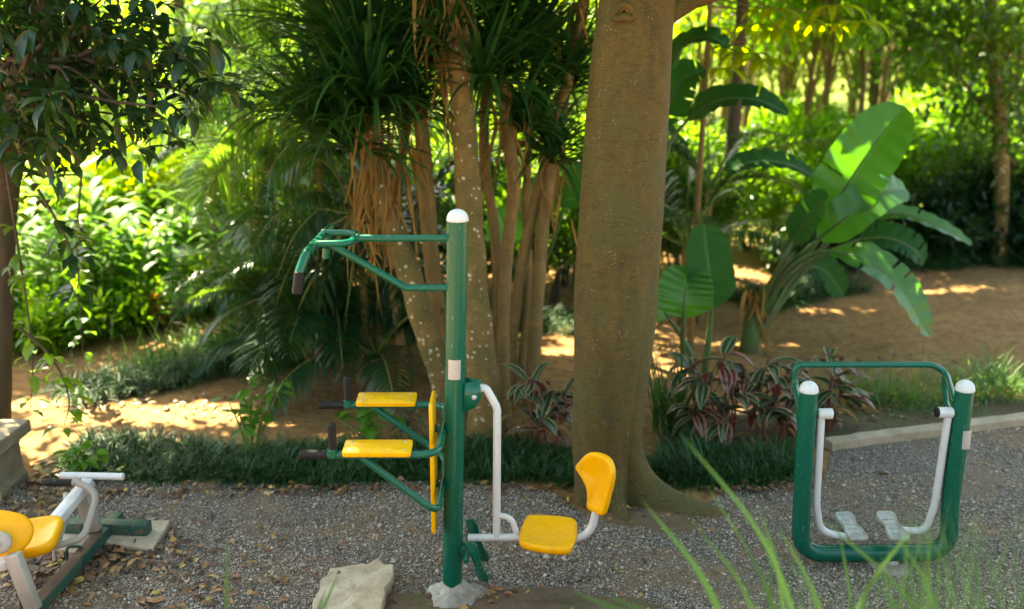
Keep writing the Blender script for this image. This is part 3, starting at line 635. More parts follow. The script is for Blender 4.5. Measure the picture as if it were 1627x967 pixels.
def make_plinth():
    a=P(38,690,6.05); x1=a[0]-.19; zt=.43; t=thing('stone_bench','carved sandstone bench with a moulded edge behind the rowing machine','bench',(x1-.6,6.3,0))
    mb=MB(); prof=[(0,.0),(0,.05),(-.01,.06),(-.025,.09),(-.03,zt-.16),(-.02,zt-.14),(.0,zt-.12),(.012,zt-.095)]
    w=.7; d=.42
    def ring(off,z): return [(x1-1.2+0-off,6.05-off-.0),(x1+off-.04,6.05-off+.04),(x1+off-.04,6.05+d),(x1-1.2,6.05+d)]
    V=np.vstack([np.column_stack([np.array(ring(o,z)),np.full(4,z)]) for o,z in prof]); m=len(prof); i=np.arange(m-1)[:,None]*4; j=np.arange(4)[None]; k=(j+1)%4
    mb.add(V,[np.stack([i+j,i+k,i+4+k,i+4+j],-1).reshape(-1,4)]); mb.build('plinth',CARVED,t,smooth=False)
    mb=MB(); ringloft(mb,np.array([(x1-1.25,6.0),(x1+.0,6.02),(x1+.01,6.05+d+.03),(x1-1.25,6.05+d+.03)]),[(.985,zt-.093),(1,zt-.085),(1,zt-.012),(.99,zt)],None); mb.build('top_slab',CARVED,t,smooth=False)
make_plinth()
# ------------------------------------------------------------------ leaf and bark materials
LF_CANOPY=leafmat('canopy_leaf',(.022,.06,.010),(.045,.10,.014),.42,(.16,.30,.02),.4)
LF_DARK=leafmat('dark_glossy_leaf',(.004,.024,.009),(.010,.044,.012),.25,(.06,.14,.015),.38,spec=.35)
LF_STRAP=leafmat('strap_leaf',(.006,.042,.014),(.026,.105,.024),.3,(.10,.24,.03),.3)
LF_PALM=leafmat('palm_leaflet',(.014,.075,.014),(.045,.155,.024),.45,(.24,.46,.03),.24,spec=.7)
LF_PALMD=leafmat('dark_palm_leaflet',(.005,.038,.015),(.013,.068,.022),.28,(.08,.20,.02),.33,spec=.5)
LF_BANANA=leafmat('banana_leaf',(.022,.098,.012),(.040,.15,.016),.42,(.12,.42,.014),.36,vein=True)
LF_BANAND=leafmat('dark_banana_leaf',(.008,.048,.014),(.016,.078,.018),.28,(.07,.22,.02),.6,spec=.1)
LF_DRY=leafmat('dry_hanging_leaf',(.10,.058,.020),(.36,.215,.07),.35,(.52,.29,.07),.75,vein=False,spec=.2)
LF_MONDO=leafmat('mondo_grass_blade',(.008,.042,.012),(.036,.115,.024),.15,(.06,.14,.03),.5,vein=False,spec=.35)
LF_GRASS=leafmat('grass_blade',(.045,.115,.018),(.085,.18,.035),.40,(.18,.36,.05),.45,vein=False)
LF_LONG=leafmat('long_grass_blade',(.022,.070,.016),(.045,.110,.028),.25,(.08,.19,.04),.5,vein=False,spec=.25)
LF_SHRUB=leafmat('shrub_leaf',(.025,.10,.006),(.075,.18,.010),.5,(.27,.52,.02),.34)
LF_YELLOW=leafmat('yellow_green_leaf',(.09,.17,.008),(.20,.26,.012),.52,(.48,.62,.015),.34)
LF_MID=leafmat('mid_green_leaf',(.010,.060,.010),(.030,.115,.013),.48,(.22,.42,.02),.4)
LF_GINGER=leafmat('ginger_leaf',(.035,.12,.010),(.075,.19,.016),.36,(.19,.42,.03),.5,spec=.3)
LF_RED=leafmat('reddish_new_leaf',(.16,.06,.015),(.26,.14,.02),.45,(.6,.25,.03),.4)
def litter():
    k=NT('fallen_leaf'); t=k.attr('tint'); v=k.coord()
    c=k.ramp(t,[(0,(.055,.028,.018)),(.35,(.11,.055,.030)),(.6,(.19,.088,.038)),(.8,(.30,.15,.05)),(.92,(.40,.24,.07)),(1,(.36,.33,.06))])
    k.col(k.mix(k.ramp(k.noise(v,45,4),[(.4,0.0),(.7,.5)]),c,(.06,.035,.022))); k.rough(.6); return k.m
LF_LITTER=litter()
def variegated():
    k=NT('variegated_leaf'); t=k.attr('tint'); uv=k.coord('UV'); sx=k.n('SeparateXYZ'); k.t.links.new(uv,sx.inputs[0])
    d=k.math('ABSOLUTE',k.math('SUBTRACT',sx.outputs[0],.5)); v=k.coord()
    d2=k.math('ADD',d,k.math('MULTIPLY',k.math('SUBTRACT',k.noise(v,38,4),.5),.30))
    g=k.mix(t,(.012,.045,.022),(.035,.085,.03)); cream=k.mix(t,(.32,.29,.14),(.36,.15,.12)); g=k.mix(k.ramp(t,[(.70,0.0),(.85,.9)]),g,(.10,.018,.022))
    base=k.mix(k.ramp(d2,[(.33,0.0),(.41,1.0)]),g,cream)
    base=k.mix(k.ramp(d,[(.03,.6),(.09,0.0)]),base,(.35,.36,.20))
    geo=k.n('NewGeometry'); red=k.mix(t,(.17,.028,.035),(.26,.07,.06)); base=k.mix(k.math('MULTIPLY',geo.outputs['Backfacing'],.55),base,red)
    k.col(base); k.rough(.36); tr=k.n('BsdfTranslucent'); k.t.links.new(base,tr.inputs[0]); ms=k.n('MixShader'); ms.inputs[0].default_value=.22
    k.t.links.new(k.b.outputs[0],ms.inputs[1]); k.t.links.new(tr.outputs[0],ms.inputs[2]); k.t.links.new(ms.outputs[0],k.out.inputs[0]); return k.m
LF_VAR=variegated()
BK_BIG=barkmat('smooth_olive_bark',(.050,.034,.004),(.112,.070,.009),(.066,.062,.012),((.34,.29,.18),58,.19),.55,.8,.8,.55)
BK_STEM=barkmat('lichen_spotted_bark',(.12,.074,.020),(.23,.148,.044),(.085,.08,.016),((.52,.48,.34),21,.36),.55,.85,1.0,.6)
BK_THIN=barkmat('ochre_stem_bark',(.13,.075,.020),(.27,.165,.05),(.13,.095,.03),None,.5,.8,1.2,.5)
BK_DARK=barkmat('dark_rough_bark',(.05,.036,.022),(.105,.072,.042),(.05,.05,.018),None,.3,.9,1.0,.9)
BK_PALE=barkmat('pale_branch_bark',(.35,.31,.24),(.52,.47,.38),None,None,.2,.8,1.0,.4)
ST_GREEN=barkmat('green_petiole',(.06,.13,.022),(.12,.20,.035),(.14,.12,.03),None,.2,.5,1.0,.2)
ST_BANANA=barkmat('banana_petiole',(.026,.07,.010),(.055,.115,.018),(.06,.05,.018),None,.2,.5,1.0,.2)
ST_RED=barkmat('red_stem',(.14,.03,.03),(.2,.06,.04),None,None,.1,.6,1.0,.2)

# ------------------------------------------------------------------ sun reaching the clearing through the canopy
for a in [(250,655,1.1,.30),(420,668,.5,.10),(110,640,.7,.22),(560,690,.30,.10),(330,640,.4,.10),(200,615,.5,.12),
          (1560,462,1.3,.14),(1470,627,1.35,.13),(1330,494,.8,.10),(1170,545,.8,.15),(1110,600,.35,.09),(1370,600,.25,.12),(885,560,.22,.20),(1050,590,.25,.12),(600,600,.25,.1),(1610,640,.5,.10)]:
    gap(*a)
for px,py,Y,r in [(1370,225,9.4,.28),(1100,455,8.3,.22),(1280,275,9.2,.12),(390,90,9.0,.3),(330,225,9,.25),(430,170,9,.2),(640,560,7.5,.16),(1000,715,6.0,.10),(935,230,6.0,.12),(405,335,9.2,.25)]:
    p=P(px,py,Y); q=p-S*(p[2]/S[2]); GAPS.append((q[0],q[1],r,r,0.0))
GAPS.append((-4.8,10.5,1.9,.8,0.0)); GAPS.append((-2.8,9.75,.95,.45,0.0))

def canopy(mb, centers, radii, n, L=.17, W=.085, tmpl=L4, keep=None, hang=.35):
    p,d=crown_clusters(centers,radii,n,.15)
    m=~in_gap(p)
    if keep is not None: m&=keep(p)
    p,d=p[m],d[m]; N=len(p)
    dd=nrm(d*.6+rand_dirs(N)*.8+np.array([0,0,-hang])); up=nrm(np.array([0,0,1.])+rng.normal(0,.45,(N,3)))
    leaves(mb,p,dd,up,L*rng.uniform(.6,1.25,N),W*rng.uniform(.7,1.2,N),tmpl)
def clumps(c,r,k,rr):
    """k clump centres inside the ellipsoid (c,r); each of radius about rr"""
    q=rand_dirs(k)*(rng.uniform(0,1,(k,1))**.4); C=np.asarray(c)+q*np.asarray(r); R=rr*rng.uniform(.6,1.3,(k,1))*np.array([1,1,.7]); return C,R
def limb(mb,a,b,r0,r1,bend=.3,n=6):
    a=np.asarray(a,float); b=np.asarray(b,float); L=np.linalg.norm(b-a); mid=[a+(b-a)*t+rng.normal(0,bend*L*.12,3)+np.array([0,0,bend*L*.25*math.sin(PI*t)]) for t in (.33,.66)]
    p=cr([a,*mid,b],n); tube(mb,p,np.linspace(r0,r1,len(p)),9,cap=False)

# ------------------------------------------------------------------ the big smooth tree
def make_big_tree():
    Y=6.15
    rows=[(-140,1030,160),(-60,1022,138),(0,1017,124),(60,1010,131),(150,1001,137),(300,991,139),(450,981,139),(500,980,137),(560,977,129),(620,972,121),(700,966,112),(770,967,105),(812,969,106)]
    rows=rows[::-1]; cz=[];cx=[];rr=[]
    for y,x,w in rows:
        p=P(x,y,Y); Z=Y*CP+(H-p[2])*SP; cz.append(p[2]); cx.append(p[0]-.014); rr.append(w/FPX*Z/2*.955)
    cz=np.array(cz); base=np.array([np.interp(0,cz,cx),Y,0])
    t=thing('big_tree','thick smooth olive-brown trunk with spreading buttress root behind the yellow swing seat','tree',base)
    zs=np.concatenate([np.linspace(-.06,.9,70),np.linspace(.92,3.75,80)]); n=110; A=np.linspace(0,2*PI,n,endpoint=False)
    X=np.interp(zs,cz,cx); R=np.interp(zs,cz,rr)
    k=np.ones(7)/7; X=np.convolve(np.pad(X,3,'edge'),k,'valid'); R=np.convolve(np.pad(R,3,'edge'),k,'valid')
    lob=[(-.30,.66,.25,.125),(-1.30,.20,.14,.11),(-2.6,.02,.26,.12),(2.5,.05,.3,.14),(1.2,.45,.3,.16),(-.62,.10,.16,.2)]
    rad=np.zeros((len(zs),n))
    for i,z in enumerate(zs):
        r=R[i]*(1+.018*np.sin(3*A+z*1.1)+.012*np.sin(7*A-2*z)+.010*math.sin(z*9)*np.cos(A-z))
        for a0,am,w,hs in lob:
            da=(A-a0+PI)%(2*PI)-PI; r=r+am*np.exp(-(da/(w*(1+.9*math.exp(-z/.2)*0)))**2)*math.exp(-max(z,0)/hs)
        r-= .03*np.exp(-((A-(2*PI-.95))%(2*PI)/.12)**2)*math.exp(-z/.5)
        rad[i]=r
    rad*=1+rng.normal(0,.0015,rad.shape)
    V=np.stack([X[:,None]+rad*np.cos(A),Y+rad*np.sin(A),np.broadcast_to(zs[:,None],rad.shape)],-1)
    m=len(zs); i=np.arange(m-1)[:,None]*n; j=np.arange(n)[None]; kk=(j+1)%n
    mb=MB(); mb.add(V.reshape(-1,3),[np.stack([i+j,i+kk,i+n+kk,i+n+j],-1).reshape(-1,4)])
    top=np.array([X[-1],Y,zs[-1]])
    tr=mb.build('trunk',BK_BIG,t)
    # limbs: the first one leaves the trunk at the upper edge of the view
    mb=MB(); a=P(1055,30,Y); tube(mb,cr([a+[-.15,0,-.08],P(1092,2,Y),P(1135,-12,Y-.05),P(1300,-80,Y-.2),P(1500,-190,Y-.2)],6),np.linspace(.075,.03,25),14,cap=False)
    C,Rr=clumps((-.5,8.6,4.95),(4.0,3.1,.75),58,.95)
    for q in C[::3]: limb(mb,top-[0,0,rng.uniform(0,.4)],q,.11,.02,.35)
    tube(mb,cr([top-[0,0,.3],top+[-.1,.5,.8],top+[-.2,1.2,1.4]],6),np.linspace(.21,.1,13),14,cap=False); mb.build('limbs',BK_BIG,t)
    # knot
    kc=P(985,18,Y)+np.array([0,-.235,0]); mb=MB()
    for s,rr_ in ((1.0,.02),(.55,.012)):
        a=np.linspace(0,2*PI,26); tube(mb,np.stack([kc[0]+.062*s*np.cos(a),kc[1]+.012+.0*a+.012*np.cos(a)**2,kc[2]+.035*s*np.sin(a)-.03*np.abs(np.cos(a))],-1),rr_,8,cap=False)
    mb.build('knot',BK_BIG,tr)
    mb=MB(); canopy(mb,C,Rr,[520]*len(C),.19,.10)
    C,Rr=clumps((2.6,7.2,4.6),(1.6,1.8,.5),9,.8); canopy(mb,C,Rr,[420]*len(C),.19,.10)
    C,Rr=clumps((1.3,9.9,4.7),(1.3,.9,.4),7,.8); canopy(mb,C,Rr,[420]*len(C),.19,.10)  # unseen clumps added to close a sun patch on the gravel
    C,Rr=clumps((-1.8,7.5,4.75),(1.4,.9,.3),12,.75); canopy(mb,C,Rr,[420]*len(C),.19,.10)  # unseen clumps added to keep direct sun off the seat and pads
    C,Rr=clumps((.3,3.8,5.0),(4.2,2.6,.6),12,.9); canopy(mb,C,Rr,[420]*len(C),.19,.10)  # unseen clumps added over the viewer to cut the sky light in front
    mb.build('crown',LF_CANOPY,t)
make_big_tree()

# ------------------------------------------------------------------ dracaena clump in the middle
def path_px(pts,Y,dy=0):
    out=[];rad=[]
    for i,(x,y,r) in enumerate(pts):
        yy=Y+dy*i/(len(pts)-1); p=P(x,y,yy); out.append(p); rad.append(r/FPX*(yy*CP+(H-p[2])*SP))
    rad=[x*.78 for x in rad]; n=7; pp=cr(out,n); return pp,np.interp(np.linspace(0,len(pts)-1,len(pp)),range(len(pts)),rad)
def rosette(mb,c,n,L,W,g=.9,ax=(0,0,1),spread=(-.35,.95)):
    z=rng.uniform(spread[0],spread[1],n); d=rand_dirs(n); d[:,2]=0; d=nrm(d)*np.sqrt(1-z*z)[:,None]; d[:,2]=z; d=nrm(d+np.asarray(ax)*.35)
    p=np.asarray(c)+d*.02+np.array([0,0,1])*rng.uniform(-.12,.06,n)[:,None]
    straps(mb,p,d,L*rng.uniform(.65,1.15,n),W*rng.uniform(.75,1.2,n),g*rng.uniform(.25,1.8,n),7,.22,wob=.035)
def skirt(mb,c,n,L,W,w=.12):
    d=rand_dirs(n,-1,-.5)*np.array([.22,.22,1]); p=np.asarray(c)+rng.normal(0,w*.66,(n,3))*np.array([1,1,1.8])
    straps(mb,p,d,L*rng.uniform(.5,1.2,n),W*rng.uniform(.5,1.3,n),.9*rng.uniform(.4,1.6,n),8,.55,up=rand_dirs(n),wob=.13)
DR=[ # stem (px path with radius), Y, bark, heads, skirts, label
 ([(778,715,42),(768,620,33),(757,500,29),(748,380,27),(741,250,25),(731,120,24),(722,0,22),(715,-130,20)],7.15,'s',[(700,-120,.85,150),(715,70,.7,50),(765,120,.7,60)],[(704,10,.75,60),(690,-40,.6,30)],'thickest spotted dracaena trunk, straight and rising right behind the green post'),
 ([(722,690,18),(700,600,24),(676,520,27),(652,440,26),(628,372,24),(607,300,22),(596,230,20),(592,170,16)],7.35,'s',[(592,165,.98,190),(575,90,.85,70),(560,230,.75,70),(505,180,.85,60)],[(606,225,1.0,84),(640,255,.85,34),(590,330,.5,30),(580,260,.6,24)],'spotted dracaena trunk leaning left with a long skirt of orange dry leaves'),
 ([(725,640,14),(706,540,16),(688,430,16),(678,310,16),(668,190,14),(650,80,12)],7.7,'t',[(648,60,.95,120),(655,180,.7,60)],[(655,120,.6,22)],'slender ochre dracaena stem between the leaning trunk and the straight one'),
 ([(800,610,14),(800,500,13),(806,400,13),(816,300,14),(806,210,13),(797,120,12)],7.6,'t',[(797,105,.8,120),(830,190,.55,70)],[(803,170,.62,36),(812,280,.4,8)],'ochre dracaena stem with dry brown collar just right of the thickest trunk'),
 ([(846,590,16),(854,480,14),(860,390,14),(868,320,13),(877,260,13)],7.9,'t',[(880,240,.62,80)],[(876,285,.5,34)],'short ringed dracaena stem beside the big smooth tree, brown leaves at its top'),
 ([(812,560,11),(826,440,12),(848,330,12),(874,230,12),(902,130,12),(922,30,12),(934,-70,11)],8.0,'t',[(936,-80,.8,120),(900,130,.7,110)],[(928,30,.7,36),(880,240,.4,14)],'thin dracaena stem slanting right up to the big smooth tree'),
 ([(786,580,10),(790,460,10),(784,350,10),(770,260,10),(772,150,10),(792,40,10)],8.2,'t',[(792,20,.8,110)],[(780,90,.6,18)],'thin dark dracaena stem deep inside the clump behind the straight trunk'),
 ([(640,560,10),(628,470,10),(622,360,10),(640,240,10),(655,130,9)],8.4,'t',[(540,60,.95,140),(690,90,.8,120),(555,200,.6,70)],[(640,270,.55,26),(575,280,.5,24)],'thin dracaena stem behind the leaning trunk, deep in the shade of the clump'),
 ([(826,600,9),(840,470,9),(836,340,9),(842,200,9),(850,90,9)],8.6,'t',[(850,80,.9,150),(820,-40,.7,80),(860,200,.6,80)],[(848,140,.5,20)],'rearmost thin dracaena stem right of the straight trunk, dense dark head of straps'),
]
for pts,Y,b,heads,skirts,lab in DR:
    p,r=path_px(pts,Y,.15); base=p[0].copy(); base[2]=0
    p=np.vstack([base-[0,0,.05],p]) if p[0][2]>.04 else np.vstack([p[0]-[0,0,.1],p]); r=np.concatenate([[r[0]*1.25],r])
    t=thing('dracaena_tree',lab,'tree',base,'dracaena trees in the clump behind the exercise post')
    ph=rng.uniform(0,9)
    rf=lambda m,a,ph=ph:1+.05*np.sin(np.linspace(0,m*1.1,m)+ph)[:,None]+.04*np.sin(2*a+ph)[None]+.03*np.sin(np.linspace(0,m*.5,m)[:,None]+3*a[None])
    mb=MB(); tube(mb,p,r,18,cap=False,rfun=rf); mb.build('trunk',BK_STEM if b=='s' else BK_THIN,t)
    mb=MB()
    for x,y,L,n in heads: rosette(mb,P(x,y,Y+.15),int(n*1.1),L*1.15,.046,1.3)
    mb.build('leaf_head',LF_STRAP,t)
    mb=MB()
    for x,y,L,n in skirts: skirt(mb,P(x,y,Y+.05),int(n*.40),L,.026)
    mb.build('dry_leaves',LF_DRY,t)

# ------------------------------------------------------------------ dark tree at the left edge
def make_left_tree():
    Y=7.0; p,r=path_px([(-12,735,30),(-2,600,24),(2,450,22),(6,330,24),(14,230,34),(40,120,30),(60,20,26),(70,-120,22)],Y,.1); base=p[0].copy(); base[2]=0; p[0][2]=-.05
    t=thing('shade_tree','dark trunk and low drooping glossy leaves at the upper left above the stone bench','tree',base)
    mb=MB(); rf=lambda m,a:1+.07*np.sin(3*a+np.linspace(0,5,m)[:,None])+.03*rng.normal(size=(m,len(a)))
    tube(mb,p,r,22,cap=False,rfun=rf); mb.build('trunk',BK_DARK,t)
    mb=MB(); lf=MB()
    tips=[(330,120,6.1),(300,150,6.4),(250,110,6.3),(260,170,6.0),(205,180,6.2),(150,120,6.6),(100,170,6.3),(180,60,6.2),(110,60,6.8),(60,90,6.2),(40,180,6.5),(80,220,6.4),(30,240,6.7),(20,40,6.2),(160,0,6.3),(220,30,6.9),(140,200,6.2),(110,130,6.0),(60,30,6.0),(15,120,6.0),(190,120,6.7),(70,140,6.9),(30,200,6.0),(130,20,7.2),(285,100,7.0),(0,190,6.3),(20,80,7.1),(95,15,6.4)]
    st=P(35,130,Y)
    for x,y,yy in tips:
        e=P(x,y,yy); limb(mb,st+rng.normal(0,.1,3),e,.022,.006,.25)
        for k in range(5):
            c=e+rng.normal(0,.19,3)*(k>0); n=int(rng.integers(6,11)); d=rand_dirs(n,-.95,.65); d[:,2]-=.22
            leaves(lf,c+d*.03+rng.normal(0,.03,(n,3)),d,nrm(np.array([0,0,1.])+rng.normal(0,.3,(n,3))),rng.uniform(.09,.21,n),rng.uniform(.045,.085,n),L8)
    # dense inner shade at the far upper left
    C=[P(x,y,yy) for x,y,yy in [(40,60,7.4),(0,130,7.5),(90,120,7.6),(20,200,7.4),(120,60,7.9),(60,10,7.3),(160,90,7.9),(-20,30,7.0),(-30,200,7.0)]]
    q,d=crown_clusters(C,[np.array([.38,.4,.3])]*len(C),[110]*len(C),.1); dd=d*.4+rand_dirs(len(q))+[0,0,-.4]; leaves(lf,q,dd,[0,0,1.],rng.uniform(.13,.22,len(q)),rng.uniform(.05,.08,len(q)),L8)
    lf.build('low_leaves',LF_DARK,t)
    C,R=clumps((-4.6,7.9,4.7),(2.0,2.1,.6),24,.9)
    for q in C[::3]: limb(mb,p[-1],q,.06,.015,.3)
    mb.build('branches',BK_DARK,t)
    mb=MB(); canopy(mb,C,R,[480]*len(C),.2,.09)
    C,R=clumps((-5.2,11.3,4.9),(1.6,.7,.3),12,.75); canopy(mb,C,R,[420]*len(C),.2,.09); mb.build('crown',LF_DARK,t)  # second, unseen set of clumps added to shade the far left border
make_left_tree()
def make_hanging(pts,Y,lab,n=16,L=.15,W=.06,mat=None,name='hanging_vine'):
    p=cr([P(x,y,Y) for x,y in pts],6); t=thing(name,lab,'vine',p[-1]); mb=MB(); tube(mb,p,np.linspace(.011,.003,len(p)),7,cap=False); mb.build('stem',BK_DARK,t)
    lf=MB(); idx=rng.integers(2,len(p),n*2); d=rand_dirs(n*2,-.9,.3); leaves(lf,p[idx]+d*.03,d,[0,0,1.],L*rng.uniform(.6,1.2,n*2),W*rng.uniform(.7,1.2,n*2),L8); lf.build('leaves',mat or LF_DARK,t)
make_hanging([(60,300),(90,350),(110,390),(125,440),(118,470)],6.6,'dark leafy twig hanging below the low branches at the far left',16,.17,.075)
make_hanging([(10,270),(30,400),(45,500),(52,590),(48,650)],6.75,'long green vine hanging beside the dark left trunk down to the stone bench',24,.13,.065,LF_MID)
make_hanging([(30,520),(75,560),(100,600),(110,640),(102,675)],6.4,'light green vine trailing in front of the sunlit dirt at the far left',14,.13,.07,LF_SHRUB)
make_hanging([(130,270),(122,380),(126,470),(132,560)],8.2,'thin brown sapling stem with sparse dark leaves beside the ginger plants',22,.16,.08,LF_MID)

# ------------------------------------------------------------------ palms
def make_palm(name,lab,px,Y,canes,fr,mat,group=None,trunk_r=.04,ll=.42):
    b=G(*px) if Y is None else P(px[0],px[1],Y); b=np.array([b[0],b[1],0]); t=thing(name,lab,'palm',b,group)
    st=MB(); lf=MB(); ptm=MB()
    for dx,dy,h,lean in canes:
        a=b+np.array([dx,dy,-.05]); e=a+np.array([lean,0,h]); p=cr([a,a+(e-a)*.5+[lean*.1,0,0],e],7); tube(st,p,np.linspace(trunk_r*1.2,trunk_r*.8,len(p)),12,cap=False,rfun=lambda m,a_:1+.05*np.sin(np.linspace(0,m*1.6,m))[:,None]+0*a_[None])
        for k in range(fr):
            az=2*PI*k/fr+rng.uniform(-.4,.4); el=rng.uniform(.25,1.15); d=np.array([math.cos(az)*math.cos(el),math.sin(az)*math.cos(el),math.sin(el)])
            frond(lf,e+d*.03,d,rng.uniform(1.1,1.6),rng.uniform(1.1,2.0),32,ll*rng.uniform(.85,1.15),.036,t=rng.uniform(.2,.9),stem=ptm,roll=rng.uniform(-.9,.9),lg=rng.uniform(.9,2.4))
    st.build('trunk',BK_THIN,t); ptm.build('frond_stems',ST_GREEN,t); lf.build('fronds',mat,t); return t
def frond_along(mb,st,pts,ll,lw,t=.5):
    p=cr(pts,9); L=np.concatenate([[0],np.cumsum(np.linalg.norm(np.diff(p,axis=0),axis=1))]); m=int(L[-1]/.036); u=np.linspace(0,1,m)
    q=np.stack([np.interp(u*L[-1],L,p[:,k]) for k in range(3)],-1); ds=nrm(np.gradient(q,axis=0)); v=nrm(np.array([.25*rng.normal(),1,.35*rng.normal()])); s=nrm(np.cross(ds,v)); n=np.cross(s,ds)
    prof=np.sin(np.clip((u-.05)/.98,0,1)*PI)**.5*(1-.25*u); k0=int(m*.13)
    for sg in (-1,1):
        D=ds*(.55+.5*u[:,None])+sg*s+n*rng.normal(0,.14,(m,1))+rng.normal(0,.06,q.shape)
        straps(mb,q[k0:],D[k0:],(ll*prof*rng.uniform(.85,1.1,m))[k0:],lw*np.clip(prof[k0:]+.25,0,1),g=rng.uniform(.5,1.3,m)[k0:],seg=4,fold=.12,t=np.clip(t+rng.normal(0,.15,m),0,1)[k0:])
    tube(st,q[::3],np.linspace(.013,.003,len(q[::3])),6,cap=False)
def make_traced_palm(lab,px,Y,crown,fronds,mat,ll=.40,lw=.030):
    b=P(*px,Y); b[2]=0; t=thing('feather_palm',lab,'palm',b); st=MB(); lf=MB(); fs=MB(); e=P(*crown,Y)
    tube(st,cr([b-[0,0,.05],(b+e)/2+[.06,.05,0],e],8),np.linspace(.045,.03,17),12,cap=False,rfun=lambda m,a_:1+.05*np.sin(np.linspace(0,m*1.6,m))[:,None]+0*a_[None])
    for f in fronds:
        tip=P(*f[-1],Y+rng.uniform(-.45,.15)); pts=[e]+[P(x,y,Y+rng.uniform(-.25,.1)*(i+1)*.4) for i,(x,y) in enumerate(f[:-1])]+[tip]; frond_along(lf,fs,pts,ll*rng.uniform(.85,1.15),lw,rng.uniform(.2,.9))
    st.build('trunk',BK_THIN,t); fs.build('frond_stems',ST_GREEN,t); lf.build('fronds',mat,t)
make_traced_palm('tall feather palm whose long arching fronds fill the space above the pull up bar',(488,570),9.0,(505,185),[[(430,90),(350,75),(300,120)],[(440,165),(370,200),(305,275)],[(480,80),(440,30),(390,5)],[(560,90),(620,60),(675,90)],[(450,240),(410,310),(395,390)],[(560,200),(610,240),(640,310)],[(470,120),(380,130),(320,190)],[(530,90),(540,20),(570,-30)],[(480,250),(470,330),(485,400)],[(540,230),(560,300),(555,370)],[(420,210),(350,270),(320,340)]],LF_PALM,.46)
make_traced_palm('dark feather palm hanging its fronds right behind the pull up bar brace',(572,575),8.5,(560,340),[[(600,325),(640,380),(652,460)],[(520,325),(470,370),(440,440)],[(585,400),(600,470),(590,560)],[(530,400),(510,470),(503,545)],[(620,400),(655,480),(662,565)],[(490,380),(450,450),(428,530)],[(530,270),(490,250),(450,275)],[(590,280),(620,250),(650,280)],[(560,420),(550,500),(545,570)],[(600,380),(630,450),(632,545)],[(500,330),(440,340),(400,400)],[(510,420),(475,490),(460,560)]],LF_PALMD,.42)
make_traced_palm('feather palm with light catching fronds between the sunlit bed and the dark palms',(405,560),9.5,(405,330),[[(365,300),(335,320),(310,360)],[(440,320),(480,370),(492,440)],[(420,400),(435,470),(430,545)],[(370,280),(320,280),(270,330)],[(430,270),(470,240),(510,260)],[(400,250),(380,200),(340,190)],[(395,420),(392,490),(390,550)],[(370,290),(335,260),(300,250)]],LF_PALM,.40)
make_traced_palm('feather palm rising high at the upper left, its fronds crossing the left tree leaves',(330,470),11.0,(330,110),[[(270,60),(220,60),(180,110)],[(380,50),(430,40),(470,80)],[(300,30),(270,-20),(230,-40)],[(290,150),(240,190),(215,260)],[(370,150),(400,210),(405,280)],[(340,30),(360,-20),(400,-40)],[(320,190),(300,260),(290,330)],[(350,200),(360,270),(350,340)]],LF_PALM,.5)
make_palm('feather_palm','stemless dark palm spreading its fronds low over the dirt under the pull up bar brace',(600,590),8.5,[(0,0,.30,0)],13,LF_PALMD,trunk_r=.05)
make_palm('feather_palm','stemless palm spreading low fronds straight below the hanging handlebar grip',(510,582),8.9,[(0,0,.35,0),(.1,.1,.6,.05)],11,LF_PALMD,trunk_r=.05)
make_palm('feather_palm','stemless palm at the right end of the curved far border, bluish fronds',(455,570),9.7,[(0,0,.45,0)],10,LF_PALM,trunk_r=.05)
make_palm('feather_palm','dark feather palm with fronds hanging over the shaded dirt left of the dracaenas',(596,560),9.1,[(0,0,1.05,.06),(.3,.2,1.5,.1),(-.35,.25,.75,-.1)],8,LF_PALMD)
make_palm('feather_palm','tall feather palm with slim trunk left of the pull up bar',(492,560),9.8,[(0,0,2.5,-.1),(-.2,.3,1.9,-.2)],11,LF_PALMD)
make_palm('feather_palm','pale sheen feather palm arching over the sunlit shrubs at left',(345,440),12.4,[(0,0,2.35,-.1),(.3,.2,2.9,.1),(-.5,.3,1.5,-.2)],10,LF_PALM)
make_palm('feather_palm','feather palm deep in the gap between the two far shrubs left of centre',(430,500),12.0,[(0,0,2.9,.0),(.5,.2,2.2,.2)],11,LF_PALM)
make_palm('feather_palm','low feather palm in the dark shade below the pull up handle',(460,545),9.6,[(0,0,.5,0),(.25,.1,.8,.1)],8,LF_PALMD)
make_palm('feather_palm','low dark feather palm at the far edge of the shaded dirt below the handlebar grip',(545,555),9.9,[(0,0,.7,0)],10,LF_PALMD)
make_palm('feather_palm','feather palm glimpsed behind the big smooth tree and the tall dark banana leaf',(1085,480),10.4,[(0,0,.9,0),(.2,.1,1.5,.05)],8,LF_PALMD)
def fan(mb,c,d,R,n=26,t=.6):
    d=nrm(np.asarray(d,float)); s=nrm(np.cross(d,[0,0,1.])); u=np.cross(s,d); a=np.linspace(-2.0,2.0,n)
    D=np.cos(a)[:,None]*(d*.75+[0,0,-.35])+np.sin(a)[:,None]*s+u*.12
    straps(mb,np.repeat([c],n,0),D,R*(.75+.25*np.cos(a)),R*.11,.5,5,.2,t=np.full(n,t)+rng.normal(0,.1,n))
def make_fan_palm(lab,px,Y,fs):
    b=P(*px,Y); b[2]=0; t=thing('fan_palm',lab,'palm',b); pt=MB(); lf=MB()
    for x,y,dy,R,dx in fs:
        e=P(x,y,Y+dy); p=cr([b+[0,0,.1],b+(e-b)*.6+[0,0,.25],e],8); tube(pt,p,np.linspace(.016,.006,len(p)),7,cap=False); fan(lf,e,[dx,-.8,.15],R)
    pt.build('leaf_stalks',ST_GREEN,t); lf.build('fan_leaves',LF_PALM,t)
